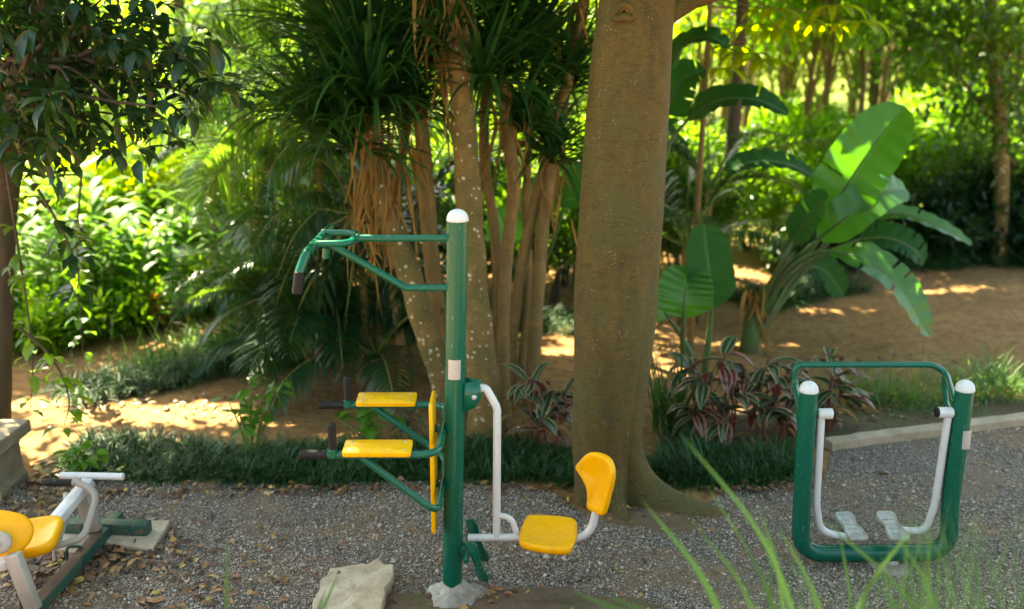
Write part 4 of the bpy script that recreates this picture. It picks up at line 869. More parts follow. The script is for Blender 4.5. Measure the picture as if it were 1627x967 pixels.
make_fan_palm('fan palm with round pleated leaves catching the light left of the dracaenas',(425,560),9.4,[(432,172,-.2,.40,-.3),(408,335,-.3,.36,-.2),(360,430,0,.4,-.5),(480,300,.2,.4,.3),(520,240,-.4,.42,.2),(380,260,.3,.4,-.3)])

# ------------------------------------------------------------------ banana plants
def blade(mb,mid,W,nhint,nx=26,ny=12,fold=.22,ripple=.007,tear=0.0,t=.5,curl=.0):
    """a big banana leaf along the given midrib points; nhint = rough facing of its upper side"""
    p=cr(mid,8); L=np.concatenate([[0],np.cumsum(np.linalg.norm(np.diff(p,axis=0),axis=1))]); u=np.linspace(0,1,nx*2); q=np.stack([np.interp(u*L[-1],L,p[:,k]) for k in range(3)],-1)
    tg=nrm(np.gradient(q,axis=0)); nh=np.asarray(nhint,float); s=nrm(np.cross(tg,nh)); n=np.cross(s,tg)
    w=W*.5*np.minimum(1,(u*5)**.6+.05)*np.clip(1-u**5.5,0,1)**.6
    rows=[]
    v=np.linspace(-1,1,ny*2+1); ph=rng.uniform(0,6)
    for i in range(len(u)):
        wv=w[i]*(1+.012*math.sin(u[i]*37+ph)*(abs(v)>.6))
        z=fold*np.abs(v)*w[i]*1.0-curl*(v**2)*w[i]+ripple*np.sin(u[i]*46+ph+v*2)*np.abs(v)
        rows.append(q[i]+s[i]*(v*wv)[:,None]+n[i]*z[:,None]+tg[i]*(-.0+.10*w[i]*np.abs(v))[:,None])
    V=np.array(rows); nn=len(v); i=np.arange(len(u)-1)[:,None]*nn; j=np.arange(nn-1)[None]; F=np.stack([i+j,i+j+1,i+nn+j+1,i+nn+j],-1)
    if tear:
        keep=np.ones(F.shape[:2],bool)
        for side in (0,1):
            for r_ in np.nonzero(rng.uniform(0,1,len(u)-1)<tear)[0]:
                d=rng.integers(2,ny);
                if side: keep[r_,nn-1-d:]=False
                else: keep[r_,:d]=False
        F=F[keep]
    uv=np.stack(np.broadcast_arrays(v[None]*.5+.5,u[:,None]),-1).reshape(-1,2)
    mb.add(V.reshape(-1,3),[F.reshape(-1,4)],uv,np.full(len(V.reshape(-1,3)),t))
    return p
def make_banana(lab,base_px,Y,leaves_,mats,stems=(),trunk=True,name='banana_plant',r=.085):
    b=P(*base_px,Y); b[2]=0; t=thing(name,lab,'plant',b); st=MB();
    for i,(start,mids,W,nh,mk,tr) in enumerate(leaves_):
        mid=[P(x,y,Y+dy) for x,y,dy in mids]; a=b+np.array([rng.uniform(-.06,.06),rng.uniform(-.06,.06),.05])
        s=[P(x,y,Y+dy) for x,y,dy in start]; p=cr([a]+s+[mid[0]],7); tube(st,p,np.linspace(.034,.016,len(p)),9,cap=False)
        pm=cr(mid,8); tube(st,pm,np.linspace(.015,.003,len(pm)),7,cap=False)
        mb=MB(); blade(mb,mid,W,nh,tear=tr,t=rng.uniform(.2,.8)); mb.build('leaf',mats[mk],t)
    if trunk: tube(st,[b+[0,0,-.05],b+[.02,0,.3],b+[.06,0,.55]],[r*1.15,r,r*.55],14,cap=False)
    st.build('stalks',ST_BANANA,t)
    if trunk:
        d=MB(); skirt(d,b+[.04,-.02,.55],34,.42,.05,.07); d.build('dry_sheaths',LF_DRY,t)
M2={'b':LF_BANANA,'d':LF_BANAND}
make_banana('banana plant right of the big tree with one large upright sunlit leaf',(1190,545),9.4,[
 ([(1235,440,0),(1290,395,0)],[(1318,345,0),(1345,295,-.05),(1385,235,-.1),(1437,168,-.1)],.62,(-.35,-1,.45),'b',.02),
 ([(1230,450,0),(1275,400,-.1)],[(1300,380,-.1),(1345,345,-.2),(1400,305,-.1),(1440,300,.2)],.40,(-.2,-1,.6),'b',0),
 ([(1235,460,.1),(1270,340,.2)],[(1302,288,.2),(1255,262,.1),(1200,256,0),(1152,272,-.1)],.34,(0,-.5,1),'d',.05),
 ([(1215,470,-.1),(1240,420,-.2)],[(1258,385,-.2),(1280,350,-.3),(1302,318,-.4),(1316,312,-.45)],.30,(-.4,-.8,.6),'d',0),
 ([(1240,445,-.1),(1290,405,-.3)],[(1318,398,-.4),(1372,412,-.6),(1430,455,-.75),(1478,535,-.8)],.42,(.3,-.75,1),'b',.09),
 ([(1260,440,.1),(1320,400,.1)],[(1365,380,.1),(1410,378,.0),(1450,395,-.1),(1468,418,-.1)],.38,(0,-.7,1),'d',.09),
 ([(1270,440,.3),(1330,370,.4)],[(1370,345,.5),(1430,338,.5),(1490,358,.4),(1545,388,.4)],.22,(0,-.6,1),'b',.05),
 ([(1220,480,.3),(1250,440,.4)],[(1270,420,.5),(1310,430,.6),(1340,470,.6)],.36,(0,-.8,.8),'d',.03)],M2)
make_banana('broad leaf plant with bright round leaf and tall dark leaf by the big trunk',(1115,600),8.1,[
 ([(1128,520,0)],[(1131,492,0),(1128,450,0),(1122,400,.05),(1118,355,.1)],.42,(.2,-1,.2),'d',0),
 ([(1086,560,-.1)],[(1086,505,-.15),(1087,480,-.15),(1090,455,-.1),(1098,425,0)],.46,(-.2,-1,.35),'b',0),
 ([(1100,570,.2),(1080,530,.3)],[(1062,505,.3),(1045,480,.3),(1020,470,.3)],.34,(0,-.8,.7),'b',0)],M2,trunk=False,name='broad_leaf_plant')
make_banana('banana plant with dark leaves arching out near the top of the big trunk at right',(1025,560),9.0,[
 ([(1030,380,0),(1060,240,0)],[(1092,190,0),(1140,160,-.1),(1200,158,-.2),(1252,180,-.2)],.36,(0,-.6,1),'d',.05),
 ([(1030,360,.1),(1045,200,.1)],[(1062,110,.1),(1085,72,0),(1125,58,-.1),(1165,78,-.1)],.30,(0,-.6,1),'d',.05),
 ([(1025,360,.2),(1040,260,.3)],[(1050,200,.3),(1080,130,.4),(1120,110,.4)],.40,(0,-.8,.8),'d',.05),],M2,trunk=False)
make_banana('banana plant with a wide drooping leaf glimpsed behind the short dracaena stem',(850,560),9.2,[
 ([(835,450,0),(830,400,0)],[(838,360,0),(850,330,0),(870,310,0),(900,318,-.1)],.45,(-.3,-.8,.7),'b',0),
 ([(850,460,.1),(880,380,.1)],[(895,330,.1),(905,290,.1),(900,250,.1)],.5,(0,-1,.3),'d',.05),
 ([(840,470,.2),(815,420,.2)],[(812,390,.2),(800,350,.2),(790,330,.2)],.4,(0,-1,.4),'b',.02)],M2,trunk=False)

# ------------------------------------------------------------------ variegated plants, seedlings
def make_variegated(lab,px,Y,stems,nl,L):
    b=P(*px,Y); b[2]=0; t=thing('variegated_plant',lab,'plant',b); st=MB(); lf=MB()
    for x,y,dy in stems:
        e=P(x,y,Y+dy); a=b+np.array([(e[0]-b[0])*.6,dy,-.02]); p=cr([a,a+(e-a)*.5+rng.normal(0,.02,3),e],6); tube(st,p,np.linspace(.011,.006,len(p)),7,cap=False)
        n=nl; d=rand_dirs(n,-.55,.85); pos=e+d*.015+np.array([0,0,-1])*rng.uniform(0,.14,n)[:,None]
        straps(lf,pos,d,L*rng.uniform(.65,1.15,n),L*.36*rng.uniform(.75,1.15,n),1.5*rng.uniform(.5,1.6,n),7,.16,prof=lambda x_:max(.03,math.sin(PI*min(1,(x_*.93+.07))**.8)**.8))
    dl=MB(); k=16; straps(dl,b+np.stack([rng.normal(0,.16,k),rng.normal(0,.12,k),rng.uniform(.05,.3,k)],-1),rand_dirs(k,-.6,.3),.2,.05,1.2,5,.3); dl.build('withered_leaves',LF_DRY,t)
    st.build('stems',ST_RED,t); lf.build('leaves',LF_VAR,t); return t
make_variegated('green and cream striped plant at the centre of the bed beside the big tree',(1150,690),7.25,[(1150,560,0),(1120,600,-.1),(1165,610,-.15),(1105,640,-.2),(1150,650,-.25),(1095,585,.1),(1185,585,.1)],8,.29)
make_variegated('striped plant with dark red undersides just left of the air walker post',(1230,690),7.2,[(1220,570,.1),(1235,620,-.1),(1215,640,-.2),(1255,600,0),(1250,650,-.15),(1200,600,0)],8,.29)
make_variegated('striped plant with an upright dark red shoot behind the air walker rail',(1310,680),7.4,[(1318,560,0),(1325,595,-.1),(1300,610,.1),(1335,620,0)],8,.29)
make_variegated('small striped plant with red leaves between the green post and the big trunk',(862,690),7.05,[(846,610,0),(838,600,-.1),(872,625,.1),(884,655,-.1),(858,660,-.15),(895,620,.15)],7,.27)
def make_seedling(lab,px,Y,tips,mat,L=.14,W=.075,name='seedling',n=9):
    b=P(*px,Y); b[2]=0; t=thing(name,lab,'plant',b); st=MB(); lf=MB()
    for x,y,dy in tips:
        e=P(x,y,Y+dy); p=cr([b-[0,0,.02],b+(e-b)*.55+[0,0,.03],e],6); tube(st,p,np.linspace(.010,.003,len(p)),7,cap=False)
        k=n; d=rand_dirs(k,-.5,.45); leaves(lf,p[rng.integers(len(p)//2,len(p),k)]+d*.02,d,nrm(np.array([0,0,1.])+rng.normal(0,.25,(k,3))),L*rng.uniform(.6,1.2,k),W*rng.uniform(.7,1.2,k),L8)
    st.build('stems',ST_GREEN,t); lf.build('leaves',mat,t)
make_seedling('leafy green weed growing out of the left mondo grass border',(398,692),6.75,[(395,615,0),(360,630,0),(432,620,.1),(378,648,-.1),(420,650,0),(398,600,.1),(450,605,.1)],LF_GINGER,.12,.06,'leafy_weed')
make_seedling('bright green seedling at the edge of the border beside the rowing machine',(122,742),6.35,[(108,712,0),(132,716,-.05),(150,715,0),(120,705,.05)],LF_GINGER,.13,.06)
make_seedling('round bright leaf standing up in the border above the bright seedling',(152,730),6.5,[(153,700,0)],LF_SHRUB,.11,.10,n=3)
make_seedling('broad leaved seedling behind the yellow arm pads',(590,705),6.95,[(560,640,0),(600,650,0),(625,655,.1),(572,660,0),(540,668,.1)],LF_GINGER,.16,.11,n=4)
make_seedling('low dark leafy weed beside the base of the straight dracaena trunk',(650,690),7.1,[(645,655,0),(668,640,.1),(655,670,-.1)],LF_VAR,.14,.05,n=10)

# ------------------------------------------------------------------ mondo grass borders
def border(lab,line,width,hgt,dens,mat=LF_MONDO,name='mondo_grass_border',nb=15):
    a=cr([G(*p)[:2].tolist()+[0] for p in line],10); L=np.linalg.norm(np.diff(a,axis=0),axis=1); n=int(L.sum()*width*dens)
    s=np.concatenate([[0],np.cumsum(L)]); u=rng.uniform(0,s[-1],n); c=np.stack([np.interp(u,s,a[:,k]) for k in range(3)],-1); tg=nrm(np.stack([np.interp(u,s,np.gradient(a[:,k],s)) for k in range(3)],-1)); sd=np.cross(tg,[0,0,1.])
    v=rng.uniform(-.5,.5,n); wv=width*(1+.22*np.sin(u*4.1)+.15*np.sin(u*9.7+1)); c=c-sd*(v*wv)[:,None]-sd*(width*.5)
    N=n*nb; d=rand_dirs(N,.1,.95); pos=np.repeat(c,nb,0)+d*np.array([.02,.02,0]); hh=hgt*(1+.25*np.sin(np.repeat(u,nb)*2.7)*np.sin(np.repeat(u,nb)*7.3))*np.sqrt(np.clip(1-(2*np.repeat(v,nb))**4*.6,0.2,1))
    mb=MB(); o=a[len(a)//2]*[1,1,0]
    straps(mb,pos,d,hh*1.45*rng.uniform(.7,1.25,N),.0105*rng.uniform(.7,1.3,N),1.8*rng.uniform(.5,1.5,N),4,.1,t=np.clip(np.repeat(rng.uniform(0,1,n),nb)*.6+rng.uniform(0,.4,N),0,1))
    tag(mb.build(name,mat,at=o),lab,'grass border')
border('dark mondo grass border behind the gravel, from the stone bench to the green post',[(92,758),(170,756),(330,768),(520,768),(690,765)],.60,.14,440)
border('dark mondo grass border between the green post and the big tree',[(735,758),(800,760),(880,765),(915,772)],.50,.15,420)
border('dark mondo grass border right of the big tree, ending at the kerb',[(1035,752),(1130,772),(1215,770),(1285,762)],.50,.16,420)
border('mondo grass border curving along the far side of the sunlit dirt at left',[(120,645),(220,625),(340,605),(470,578),(560,566)],.50,.20,220)
border('far mondo grass border seen between the dracaena stems and the big tree',[(800,528),(860,530),(930,533)],.6,.22,160)
border('far mondo grass border behind the banana stalks',[(1215,492),(1300,478),(1385,465)],.7,.22,150)
border('farthest mondo grass border along the right end of the dirt clearing',[(1440,433),(1520,428),(1640,424),(1750,422)],.9,.26,120)

# ------------------------------------------------------------------ grass
def tuft(lab,c,n,L,W,g,spread,mat=LF_GRASS,name='grass_tuft',zr=(.35,.98),lean=(0,0,0),seg=8):
    c=np.asarray(c,float); mb=MB(); d=nrm(rand_dirs(n,*zr)+np.asarray(lean)); pos=c+np.stack([rng.normal(0,spread,n),rng.normal(0,spread*.7,n),np.full(n,-.01)],-1)
    straps(mb,pos,d,L*rng.uniform(.5,1.15,n),W*rng.uniform(.6,1.2,n),g*rng.uniform(.4,1.5,n),seg,.15); tag(mb.build(name,mat,at=c),lab,'grass')
tuft('wide clump of grass on the dirt at the right beyond the kerb',G(1590,618),420,.48,.011,1.3,.28)
tuft('bright tuft of broad grass in the sun between the kerb and the wide clump',G(1562,632),40,.34,.020,1.3,.06)
tuft('grass clump on the mossy earth behind the air walker rail',G(1400,635),300,.46,.010,1.3,.22)
tuft('upright strappy tuft at the right foot of the big tree',G(1072,690),74,.85,.022,.4,.10,LF_STRAP,zr=(.75,.99))
tuft('low grass by the kerb behind the right post of the air walker',G(1480,640),160,.34,.009,1.3,.2)
# near grass on the bank below the viewer, out of focus
def blades(lab,specs,mat=LF_LONG,name='long_grass'):
    mb=MB(); o=None
    for (x0,y0),(x1,y1),Y,w,bow in specs:
        a=P(x0,y0,Y); b=P(x1,y1,Y+.15); m=(a+b)/2+np.array([bow,0,abs(bow)*.6]); p=cr([a,m,b],7); n=len(p); u=np.linspace(0,1,n); tg=nrm(np.gradient(p,axis=0)); s=nrm(np.cross(tg,[.2,-1,.3])); nn=np.cross(s,tg)
        wd=w*np.minimum(1,1.25-u*.5)*np.clip(1-u**4,0.02,1)
        V=np.stack([p-s*wd[:,None]*.5,p-nn*wd[:,None]*.12,p+s*wd[:,None]*.5],1).reshape(-1,3); i=np.arange(n-1)[:,None]*3; j=np.arange(2)[None]
        mb.add(V,[np.stack([i+j,i+j+1,i+j+4,i+j+3],-1).reshape(-1,4)],np.stack(np.broadcast_arrays(np.array([0,.5,1.])[None],u[:,None]),-1).reshape(-1,2),rng.uniform(.3,1)); o=a if o is None else o
    tag(mb.build(name,mat,at=o),lab,'grass')
blades('tuft of long out of focus grass blades leaning left in front of the big tree root',[((1290,1060),(1078,685),2.5,.014,.05),((1180,1060),(1018,792),2.6,.020,.03),((1225,1050),(1098,825),2.7,.014,.03),((1260,1060),(1122,770),2.9,.011,.03),((1100,1040),(905,938),2.5,.022,.02),((1120,1040),(965,945),2.6,.018,.02),((1250,1050),(1205,800),2.6,.014,.02),((1240,1050),(1228,842),2.8,.012,-.02)])
blades('crossing long grass blades in front of the air walker',[((1330,1060),(1458,830),2.5,.016,-.03),((1500,1060),(1422,845),2.5,.016,.03),((1330,1060),(1232,830),2.6,.016,.02),((1520,1060),(1300,820),2.7,.014,.03),((1360,1050),(1325,805),2.9,.010,.01),((1440,1060),(1395,900),2.4,.016,.01)])
def weeds(lab,x0,x1,n,ytop,Y,w):
    sp=[]
    for k in range(n):
        x=rng.uniform(x0,x1); yt=ytop+abs(rng.normal(0,60)); sp.append(((x+rng.normal(0,30),1050),(x+rng.normal(-10,35),min(yt,940)),Y+rng.uniform(-.35,.5),w*rng.uniform(.5,1.2),rng.normal(0,.03)))
    blades(lab,sp,LF_LONG,'long_grass')
weeds('thin hazy grass stems at the lower right corner in front of the gravel',1440,1670,95,780,2.7,.0036)
weeds('thin hazy grass stems below the air walker frame',1200,1480,55,855,2.7,.0034)
blades('single blurred grass blade standing in front of the gravel at left',[((356,1060),(360,848),3.0,.014,.005)])
blades('blurred grass blade leaning across the broken limestone slab',[((478,1030),(540,905),3.2,.014,.01),((470,1040),(520,930),3.1,.010,.01)])

# ------------------------------------------------------------------ fallen leaves
def litter_leaves():
    P_=[];Lg=[]
    def area(px0,px1,n,L,sp):
        a,b=G(*px0),G(*px1); u=rng.uniform(0,1,n)[:,None]; p=a+(b-a)*u+np.stack([rng.normal(0,sp,n),rng.normal(0,sp*.6,n),np.zeros(n)],-1); P_.append(p); Lg.append(np.full(n,L))
    area((60,790),(700,775),230,.065,.10); area((730,775),(900,780),60,.06,.08); area((1130,780),(1300,775),90,.06,.07)
    area((55,775),(100,735),60,.12,.09); area((60,930),(230,850),330,.085,.22); area((20,850),(60,800),50,.09,.15); area((150,960),(420,930),150,.07,.4)
    area((100,860),(600,860),120,.055,.5); area((600,940),(1100,900),70,.05,.4); area((800,860),(1250,850),60,.045,.4); area((700,955),(820,950),30,.06,.12)
    area((100,650),(640,640),170,.07,.3); area((900,800),(1100,815),60,.055,.15); area((1150,600),(1500,560),120,.08,.8); area((1300,660),(1560,640),50,.06,.2); area((1100,700),(1280,690),60,.07,.15)
    p=np.vstack(P_); L=np.concatenate(Lg); n=len(p); p[:,2]=.016+rng.uniform(0,.02,n)
    d=rand_dirs(n,-.12,.22); mb=MB(); leaves(mb,p,d,nrm(np.array([0,0,1.])+rng.normal(0,.3,(n,3))),L*rng.uniform(.5,1.3,n),L*.5*rng.uniform(.6,1.2,n),L8)
    tag(mb.build('fallen_leaves',LF_LITTER),'dry brown and orange leaves fallen on the gravel and dirt',kind='stuff')
litter_leaves()
# ------------------------------------------------------------------ vegetation beyond the clearing
def proto_shrub(name,lab,cat,h,r,n,L,W,mat,loc,group=None,stems=6,bark=None,tm=L4):
    t=thing(name,lab,cat,loc,group); b=np.array(t.location); st=MB(); lf=MB(); k=16
    C,R=clumps(b+[0,0,h*.55],(r*.8,r*.8,h*.40),k,r*.42)
    for i in range(stems): limb(st,b+[rng.normal(0,.06),rng.normal(0,.06),-.1],C[i%k],.022,.006,.2,5)
    p,d=crown_clusters(C,R,[n//k]*k,.2); dd=nrm(d*.7+rand_dirs(len(p))*.8+[0,0,.1]); leaves(lf,p,dd,nrm(np.array([0,0,1.])+rng.normal(0,.5,(len(p),3))),L*rng.uniform(.6,1.25,len(p)),W*rng.uniform(.7,1.2,len(p)),tm)
    st.build('stems',bark or BK_DARK,t); lf.build('foliage',mat,t); return t
def proto_tree(name,lab,h,tr,cr_,cz,n,L,W,mat,bark,loc,group=None,low=.3):
    t=thing(name,lab,'tree',loc,group); b=np.array(t.location); st=MB(); lf=MB(); k=26
    e=b+[rng.normal(0,.15),rng.normal(0,.15),h*.6]; p=cr([b-[0,0,.2],b+(e-b)*.5+[rng.normal(0,.08),0,0],e],7); tube(st,p,np.linspace(tr,tr*.6,len(p)),12,cap=False)
    C,R=clumps(b+[0,0,h*(low+1)/2],(cr_*.85,cr_*.85,h*(1-low)/2*.9),k,cr_*.42)
    for c in C[::2]: limb(st,p[int(len(p)*rng.uniform(.35,.98))],c,tr*.35,.01,.2,5)
    q,d=crown_clusters(C,R,[n//k]*k,.2); dd=nrm(d*.6+rand_dirs(len(q))*.8+[0,0,-.2]); leaves(lf,q,dd,nrm(np.array([0,0,1.])+rng.normal(0,.5,(len(q),3))),L*rng.uniform(.6,1.25,len(q)),W*rng.uniform(.7,1.2,len(q)),L4)
    st.build('trunk',bark,t); lf.build('crown',mat,t); return t
def gz(x,y): return float(terrain_z(np.array([x]),np.array([y]))[0])
def at(px,Y):
    x=(px-813.5)/FPX*(Y*CP+2.2*SP); return np.array([x,Y,gz(x,Y)])
def place(proto,spots,group):
    proto['group']=group
    for i,(px,Y,s) in enumerate(spots):
        l=at(px,Y)
        if i==0: proto.location=tuple(l); proto.scale=(s,s,s); proto.rotation_euler=(0,0,rng.uniform(0,6))
        else: dup(proto,l,rng.uniform(0,6.28),s*np.array([1,1,rng.uniform(.9,1.12)]))
# ginger plants: leafy canes in the sun at the left
def ginger(lab,loc):
    t=thing('ginger_plant',lab,'plant',loc); b=np.array(t.location); st=MB(); lf=MB()
    for i in range(9):
        a=b+[rng.normal(0,.16),rng.normal(0,.16),-.05]; e=a+[rng.normal(0,.25),rng.normal(0,.2),rng.uniform(.8,1.25)]; p=cr([a,(a+e)/2+rng.normal(0,.03,3),e],6); tube(st,p,np.linspace(.014,.006,len(p)),7,cap=False)
        n=13; u=np.linspace(.25,1,n); q=np.stack([np.interp(u,np.linspace(0,1,len(p)),p[:,k]) for k in range(3)],-1); az=rng.uniform(0,PI); s=np.array([math.cos(az),math.sin(az),0])*np.where(np.arange(n)%2,1,-1)[:,None]
        straps(lf,q,s+np.array([0,0,.75]),.36*rng.uniform(.8,1.15,n),.085,1.1*rng.uniform(.6,1.3,n),5,.15,prof=lambda x_:max(.03,math.sin(PI*min(1,(x_*.94+.06)))**.7))
    st.build('canes',ST_GREEN,t); lf.build('leaves',LF_GINGER,t); return t
g=ginger('upright leafy ginger plant in the bright sunlit bed beyond the left dirt path',at(180,10.6))
place(g,[(180,10.6,1.0),(120,10.2,.95),(60,10.9,1.1),(240,11.2,1.0),(300,10.9,.9),(150,11.8,1.15),(340,11.6,1.0),(215,12.0,1.1),(30,10.0,.9),(270,12.4,1.1),(95,12.2,1.1),(395,10.7,.85)],'ginger plants in the sunlit bed at left')
s=proto_shrub('croton_shrub','yellow green shrub glowing in the sun beyond the left dirt path','shrub',1.5,.8,3200,.11,.05,LF_YELLOW,at(250,12.6))
place(s,[(250,12.6,1.0),(320,13.2,1.15),(190,13.4,1.15),(130,13.2,1.0),(60,13.4,1.2),(390,13.4,1.1),(10,12.6,1.0),(285,11.6,.7)],'yellow green shrubs in the sunlit bed at left')
s=proto_shrub('leafy_shrub','low mid green shrub at the foot of the sunlit bed beyond the far left border','shrub',.6,.6,1900,.12,.055,LF_SHRUB,at(120,9.5))
place(s,[(120,10.0,1.0),(40,9.9,1.1),(190,10.3,.9),(-10,9.6,1.1),(75,9.6,.8),(250,10.7,.9),(330,10.8,.8)],'low green shrubs along the far left border')
s=proto_shrub('red_tipped_shrub','small shrub with orange red new leaves in the sunlit bed at left','shrub',.55,.4,700,.10,.045,LF_RED,at(265,10.4)); place(s,[(262,10.3,.8),(360,12.4,1.2),(210,10.9,.8)],'red tipped shrubs in the sunlit bed at left')
tuft('sun bleached grass glowing behind the far left border',G(345,585)+[0,.5,0],900,.42,.016,1.1,.32)
tuft('sunlit low grass at the left end of the far border',G(230,610)+[0,.45,0],520,.30,.014,1.2,.20)
# bare pale shrub
def bare(lab,px,Y):
    b=at(px,Y); t=thing('bare_shrub',lab,'shrub',b); st=MB()
    for x,y in [(178,345),(160,380),(200,360),(190,400),(135,400)]: limb(st,b,P(x,y,Y),.022,.008,.15,6)
    st.build('branches',BK_PALE,t)
bare('leafless pale grey branches sticking up among the yellow shrubs at left',183,12.3)
# middle and right belt
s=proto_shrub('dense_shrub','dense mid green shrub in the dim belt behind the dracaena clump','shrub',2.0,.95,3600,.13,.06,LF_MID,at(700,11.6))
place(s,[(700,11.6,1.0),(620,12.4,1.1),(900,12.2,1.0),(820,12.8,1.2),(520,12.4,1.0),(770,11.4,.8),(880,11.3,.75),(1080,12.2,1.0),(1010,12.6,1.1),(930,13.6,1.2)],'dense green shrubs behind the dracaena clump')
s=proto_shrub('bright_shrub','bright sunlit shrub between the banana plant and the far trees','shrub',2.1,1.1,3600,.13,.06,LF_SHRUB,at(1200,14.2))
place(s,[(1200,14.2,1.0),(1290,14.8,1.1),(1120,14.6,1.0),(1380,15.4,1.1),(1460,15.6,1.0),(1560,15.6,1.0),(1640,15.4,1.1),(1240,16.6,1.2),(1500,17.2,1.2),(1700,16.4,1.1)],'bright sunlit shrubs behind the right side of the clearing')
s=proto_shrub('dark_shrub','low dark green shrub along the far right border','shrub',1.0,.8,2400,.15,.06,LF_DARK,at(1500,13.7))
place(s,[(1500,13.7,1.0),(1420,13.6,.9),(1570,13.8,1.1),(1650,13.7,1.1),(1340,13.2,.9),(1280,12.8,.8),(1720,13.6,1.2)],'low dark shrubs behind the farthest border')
# slender trees
tr=proto_tree('slender_tree','slender tree with several thin brown stems behind the banana plant',6.2,.055,1.5,.5,2200,.15,.07,LF_SHRUB,BK_THIN,at(1310,15.6),low=.36)
place(tr,[(1310,15.6,1.0),(1280,15.0,.9),(1345,16.2,1.1),(1250,16.4,1.0),(1120,15.4,1.0),(1395,17.0,1.1),(1170,17.2,1.1)],'slender trees behind the banana plant')
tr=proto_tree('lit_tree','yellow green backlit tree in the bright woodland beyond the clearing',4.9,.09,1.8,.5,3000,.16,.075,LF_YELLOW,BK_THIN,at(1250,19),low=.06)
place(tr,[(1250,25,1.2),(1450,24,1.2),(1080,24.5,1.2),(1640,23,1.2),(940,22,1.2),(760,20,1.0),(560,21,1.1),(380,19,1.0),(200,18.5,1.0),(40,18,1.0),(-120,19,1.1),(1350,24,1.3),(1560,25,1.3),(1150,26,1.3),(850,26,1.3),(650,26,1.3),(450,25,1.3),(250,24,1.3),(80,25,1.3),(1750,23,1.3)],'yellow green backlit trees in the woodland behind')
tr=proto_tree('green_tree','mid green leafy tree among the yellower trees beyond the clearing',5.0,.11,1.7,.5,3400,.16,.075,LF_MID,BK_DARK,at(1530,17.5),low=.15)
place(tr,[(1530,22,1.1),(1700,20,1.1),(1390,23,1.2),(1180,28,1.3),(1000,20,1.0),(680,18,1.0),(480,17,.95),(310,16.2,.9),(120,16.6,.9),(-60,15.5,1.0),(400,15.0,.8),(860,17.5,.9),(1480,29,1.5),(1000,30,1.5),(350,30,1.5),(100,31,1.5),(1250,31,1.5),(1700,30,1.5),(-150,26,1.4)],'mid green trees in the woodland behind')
# the large tree on the right with a yellow-lit trunk, its crown shading the clearing
def make_right_tree():
    Y=13.4; b=P(1588,436,Y); b[2]=0; t=thing('spreading_tree','tree with spotted ochre trunk at the far right end of the dirt clearing','tree',b); st=MB()
    p,r=path_px([(1584,440,20),(1588,390,15),(1592,300,14),(1590,210,14),(1580,120,13),(1575,20,12),(1570,-80,11)],Y,0); p[0][2]=-.05; tube(st,p,r,16,cap=False)
    C,R=clumps((3.4,12.9,4.85),(3.6,2.3,.6),40,.95)
    for q in C[::3]: limb(st,p[-1],q,.08,.015,.25)
    mb=MB(); canopy(mb,C,R,[700]*len(C),.2,.1)
    C2=[P(x,y,Y+dy) for x,y,dy in [(1560,60,-.6),(1620,110,-.4),(1500,30,0),(1600,190,-.2),(1540,150,.4),(1640,30,0),(1470,90,.8),(1630,220,.3),(1570,260,.5),(1660,150,.1),(1440,20,.5),(1520,240,.9),(1600,20,-.8),(1650,300,.4)]]
    for q in C2: limb(st,p[int(rng.uniform(.4,.9)*len(p))],q,.03,.008,.25)
    q,d=crown_clusters(C2,[np.array([.7,.7,.5])]*len(C2),[230]*len(C2),.15); dd=d*.5+rand_dirs(len(q))+[0,0,-.3]; leaves(mb,q,dd,nrm(np.array([0,0,1.])+rng.normal(0,.4,(len(q),3))),rng.uniform(.11,.2,len(q)),rng.uniform(.05,.09,len(q)),L4)
    st.build('trunk',BK_STEM,t); mb.build('crown',LF_CANOPY,t)
make_right_tree()
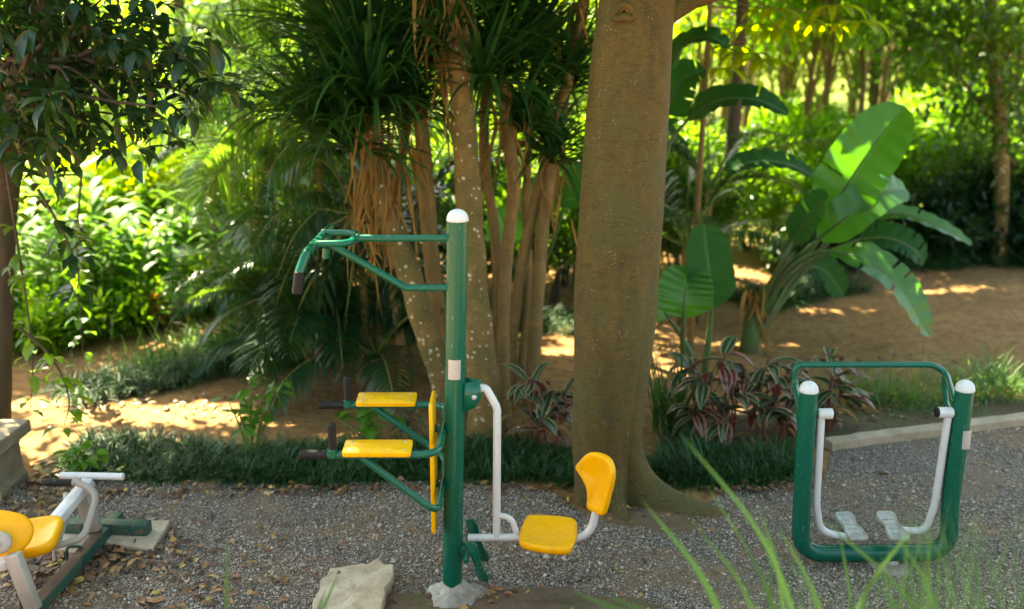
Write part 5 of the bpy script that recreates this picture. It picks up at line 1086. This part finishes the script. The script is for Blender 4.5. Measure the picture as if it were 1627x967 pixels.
# yellow drooping compound leaves
def make_drooper():
    Y=9.6; b=P(1098,520,Y); b[2]=0; t=thing('drooping_tree','slim tree with drooping yellow green finger leaves right of the big trunk','tree',b); st=MB(); lf=MB()
    tube(st,cr([b-[0,0,.1],P(1110,300,Y),P(1122,120,Y),P(1130,-30,Y)],8),np.linspace(.035,.02,25),10,cap=False)
    for x,y,dy in [(1185,85,0),(1210,95,-.2),(1160,75,.2),(1240,50,0),(1200,40,.3),(1270,30,.1),(1330,10,-.1),(1145,110,.1),(1310,40,.3),(1365,35,0),(1225,15,-.2)]:
        c=P(x,y,Y+dy); limb(st,P(1128,max(-20,y-40),Y),c,.010,.004,.4,5); n=9; a=np.linspace(0,2*PI,n,endpoint=False)
        straps(lf,np.repeat([c],n,0),np.stack([np.cos(a),np.sin(a),np.full(n,.1)],-1),.36*rng.uniform(.8,1.1,n),.075,2.2*rng.uniform(.7,1.2,n),6,.15,prof=lambda x_:max(.03,math.sin(PI*min(1,(x_*.94+.06)))**.7))
    C,R=clumps((1.2,10.4,4.6),(1.7,1.3,.5),10,.8)
    for q in C[::2]: limb(st,P(1130,-30,Y),q,.02,.008,.2)
    m2=MB(); canopy(m2,C,R,[330]*len(C),.2,.1); m2.build('upper_crown',LF_CANOPY,t)
    st.build('trunk',BK_THIN,t); lf.build('leaves',LF_YELLOW,t)
make_drooper()
# trees that roof the left middle, standing among the palms
def make_roof_tree(lab,px,Y,c,r,k):
    b=at(px,Y); t=thing('tall_tree',lab,'tree',b); st=MB(); e=b+[.1,0,4.2]; p=cr([b-[0,0,.1],b+[.06,0,2.0],e],8); tube(st,p,np.linspace(.10,.07,len(p)),14,cap=False)
    C,R=clumps(c,r,k,.95)
    for q in C[::3]: limb(st,e-[0,0,rng.uniform(0,.5)],q,.05,.012,.3)
    mb=MB(); canopy(mb,C,R,[440]*len(C),.2,.1); st.build('trunk',BK_DARK,t); mb.build('crown',LF_CANOPY,t)
make_roof_tree('tall straight trunk among the feather palms left of the dracaenas',505,10.3,(-2.6,10.9,4.9),(1.9,1.5,.6),16)
make_roof_tree('tall trunk at the top left behind the pale feather palm fronds',300,14.0,(-4.4,13.4,5.6),(2.2,1.6,.6),14)
make_roof_tree('tall trunk behind the banana plant with dark arching leaves',1150,12.6,(1.6,12.4,5.0),(2.2,1.3,.6),14)
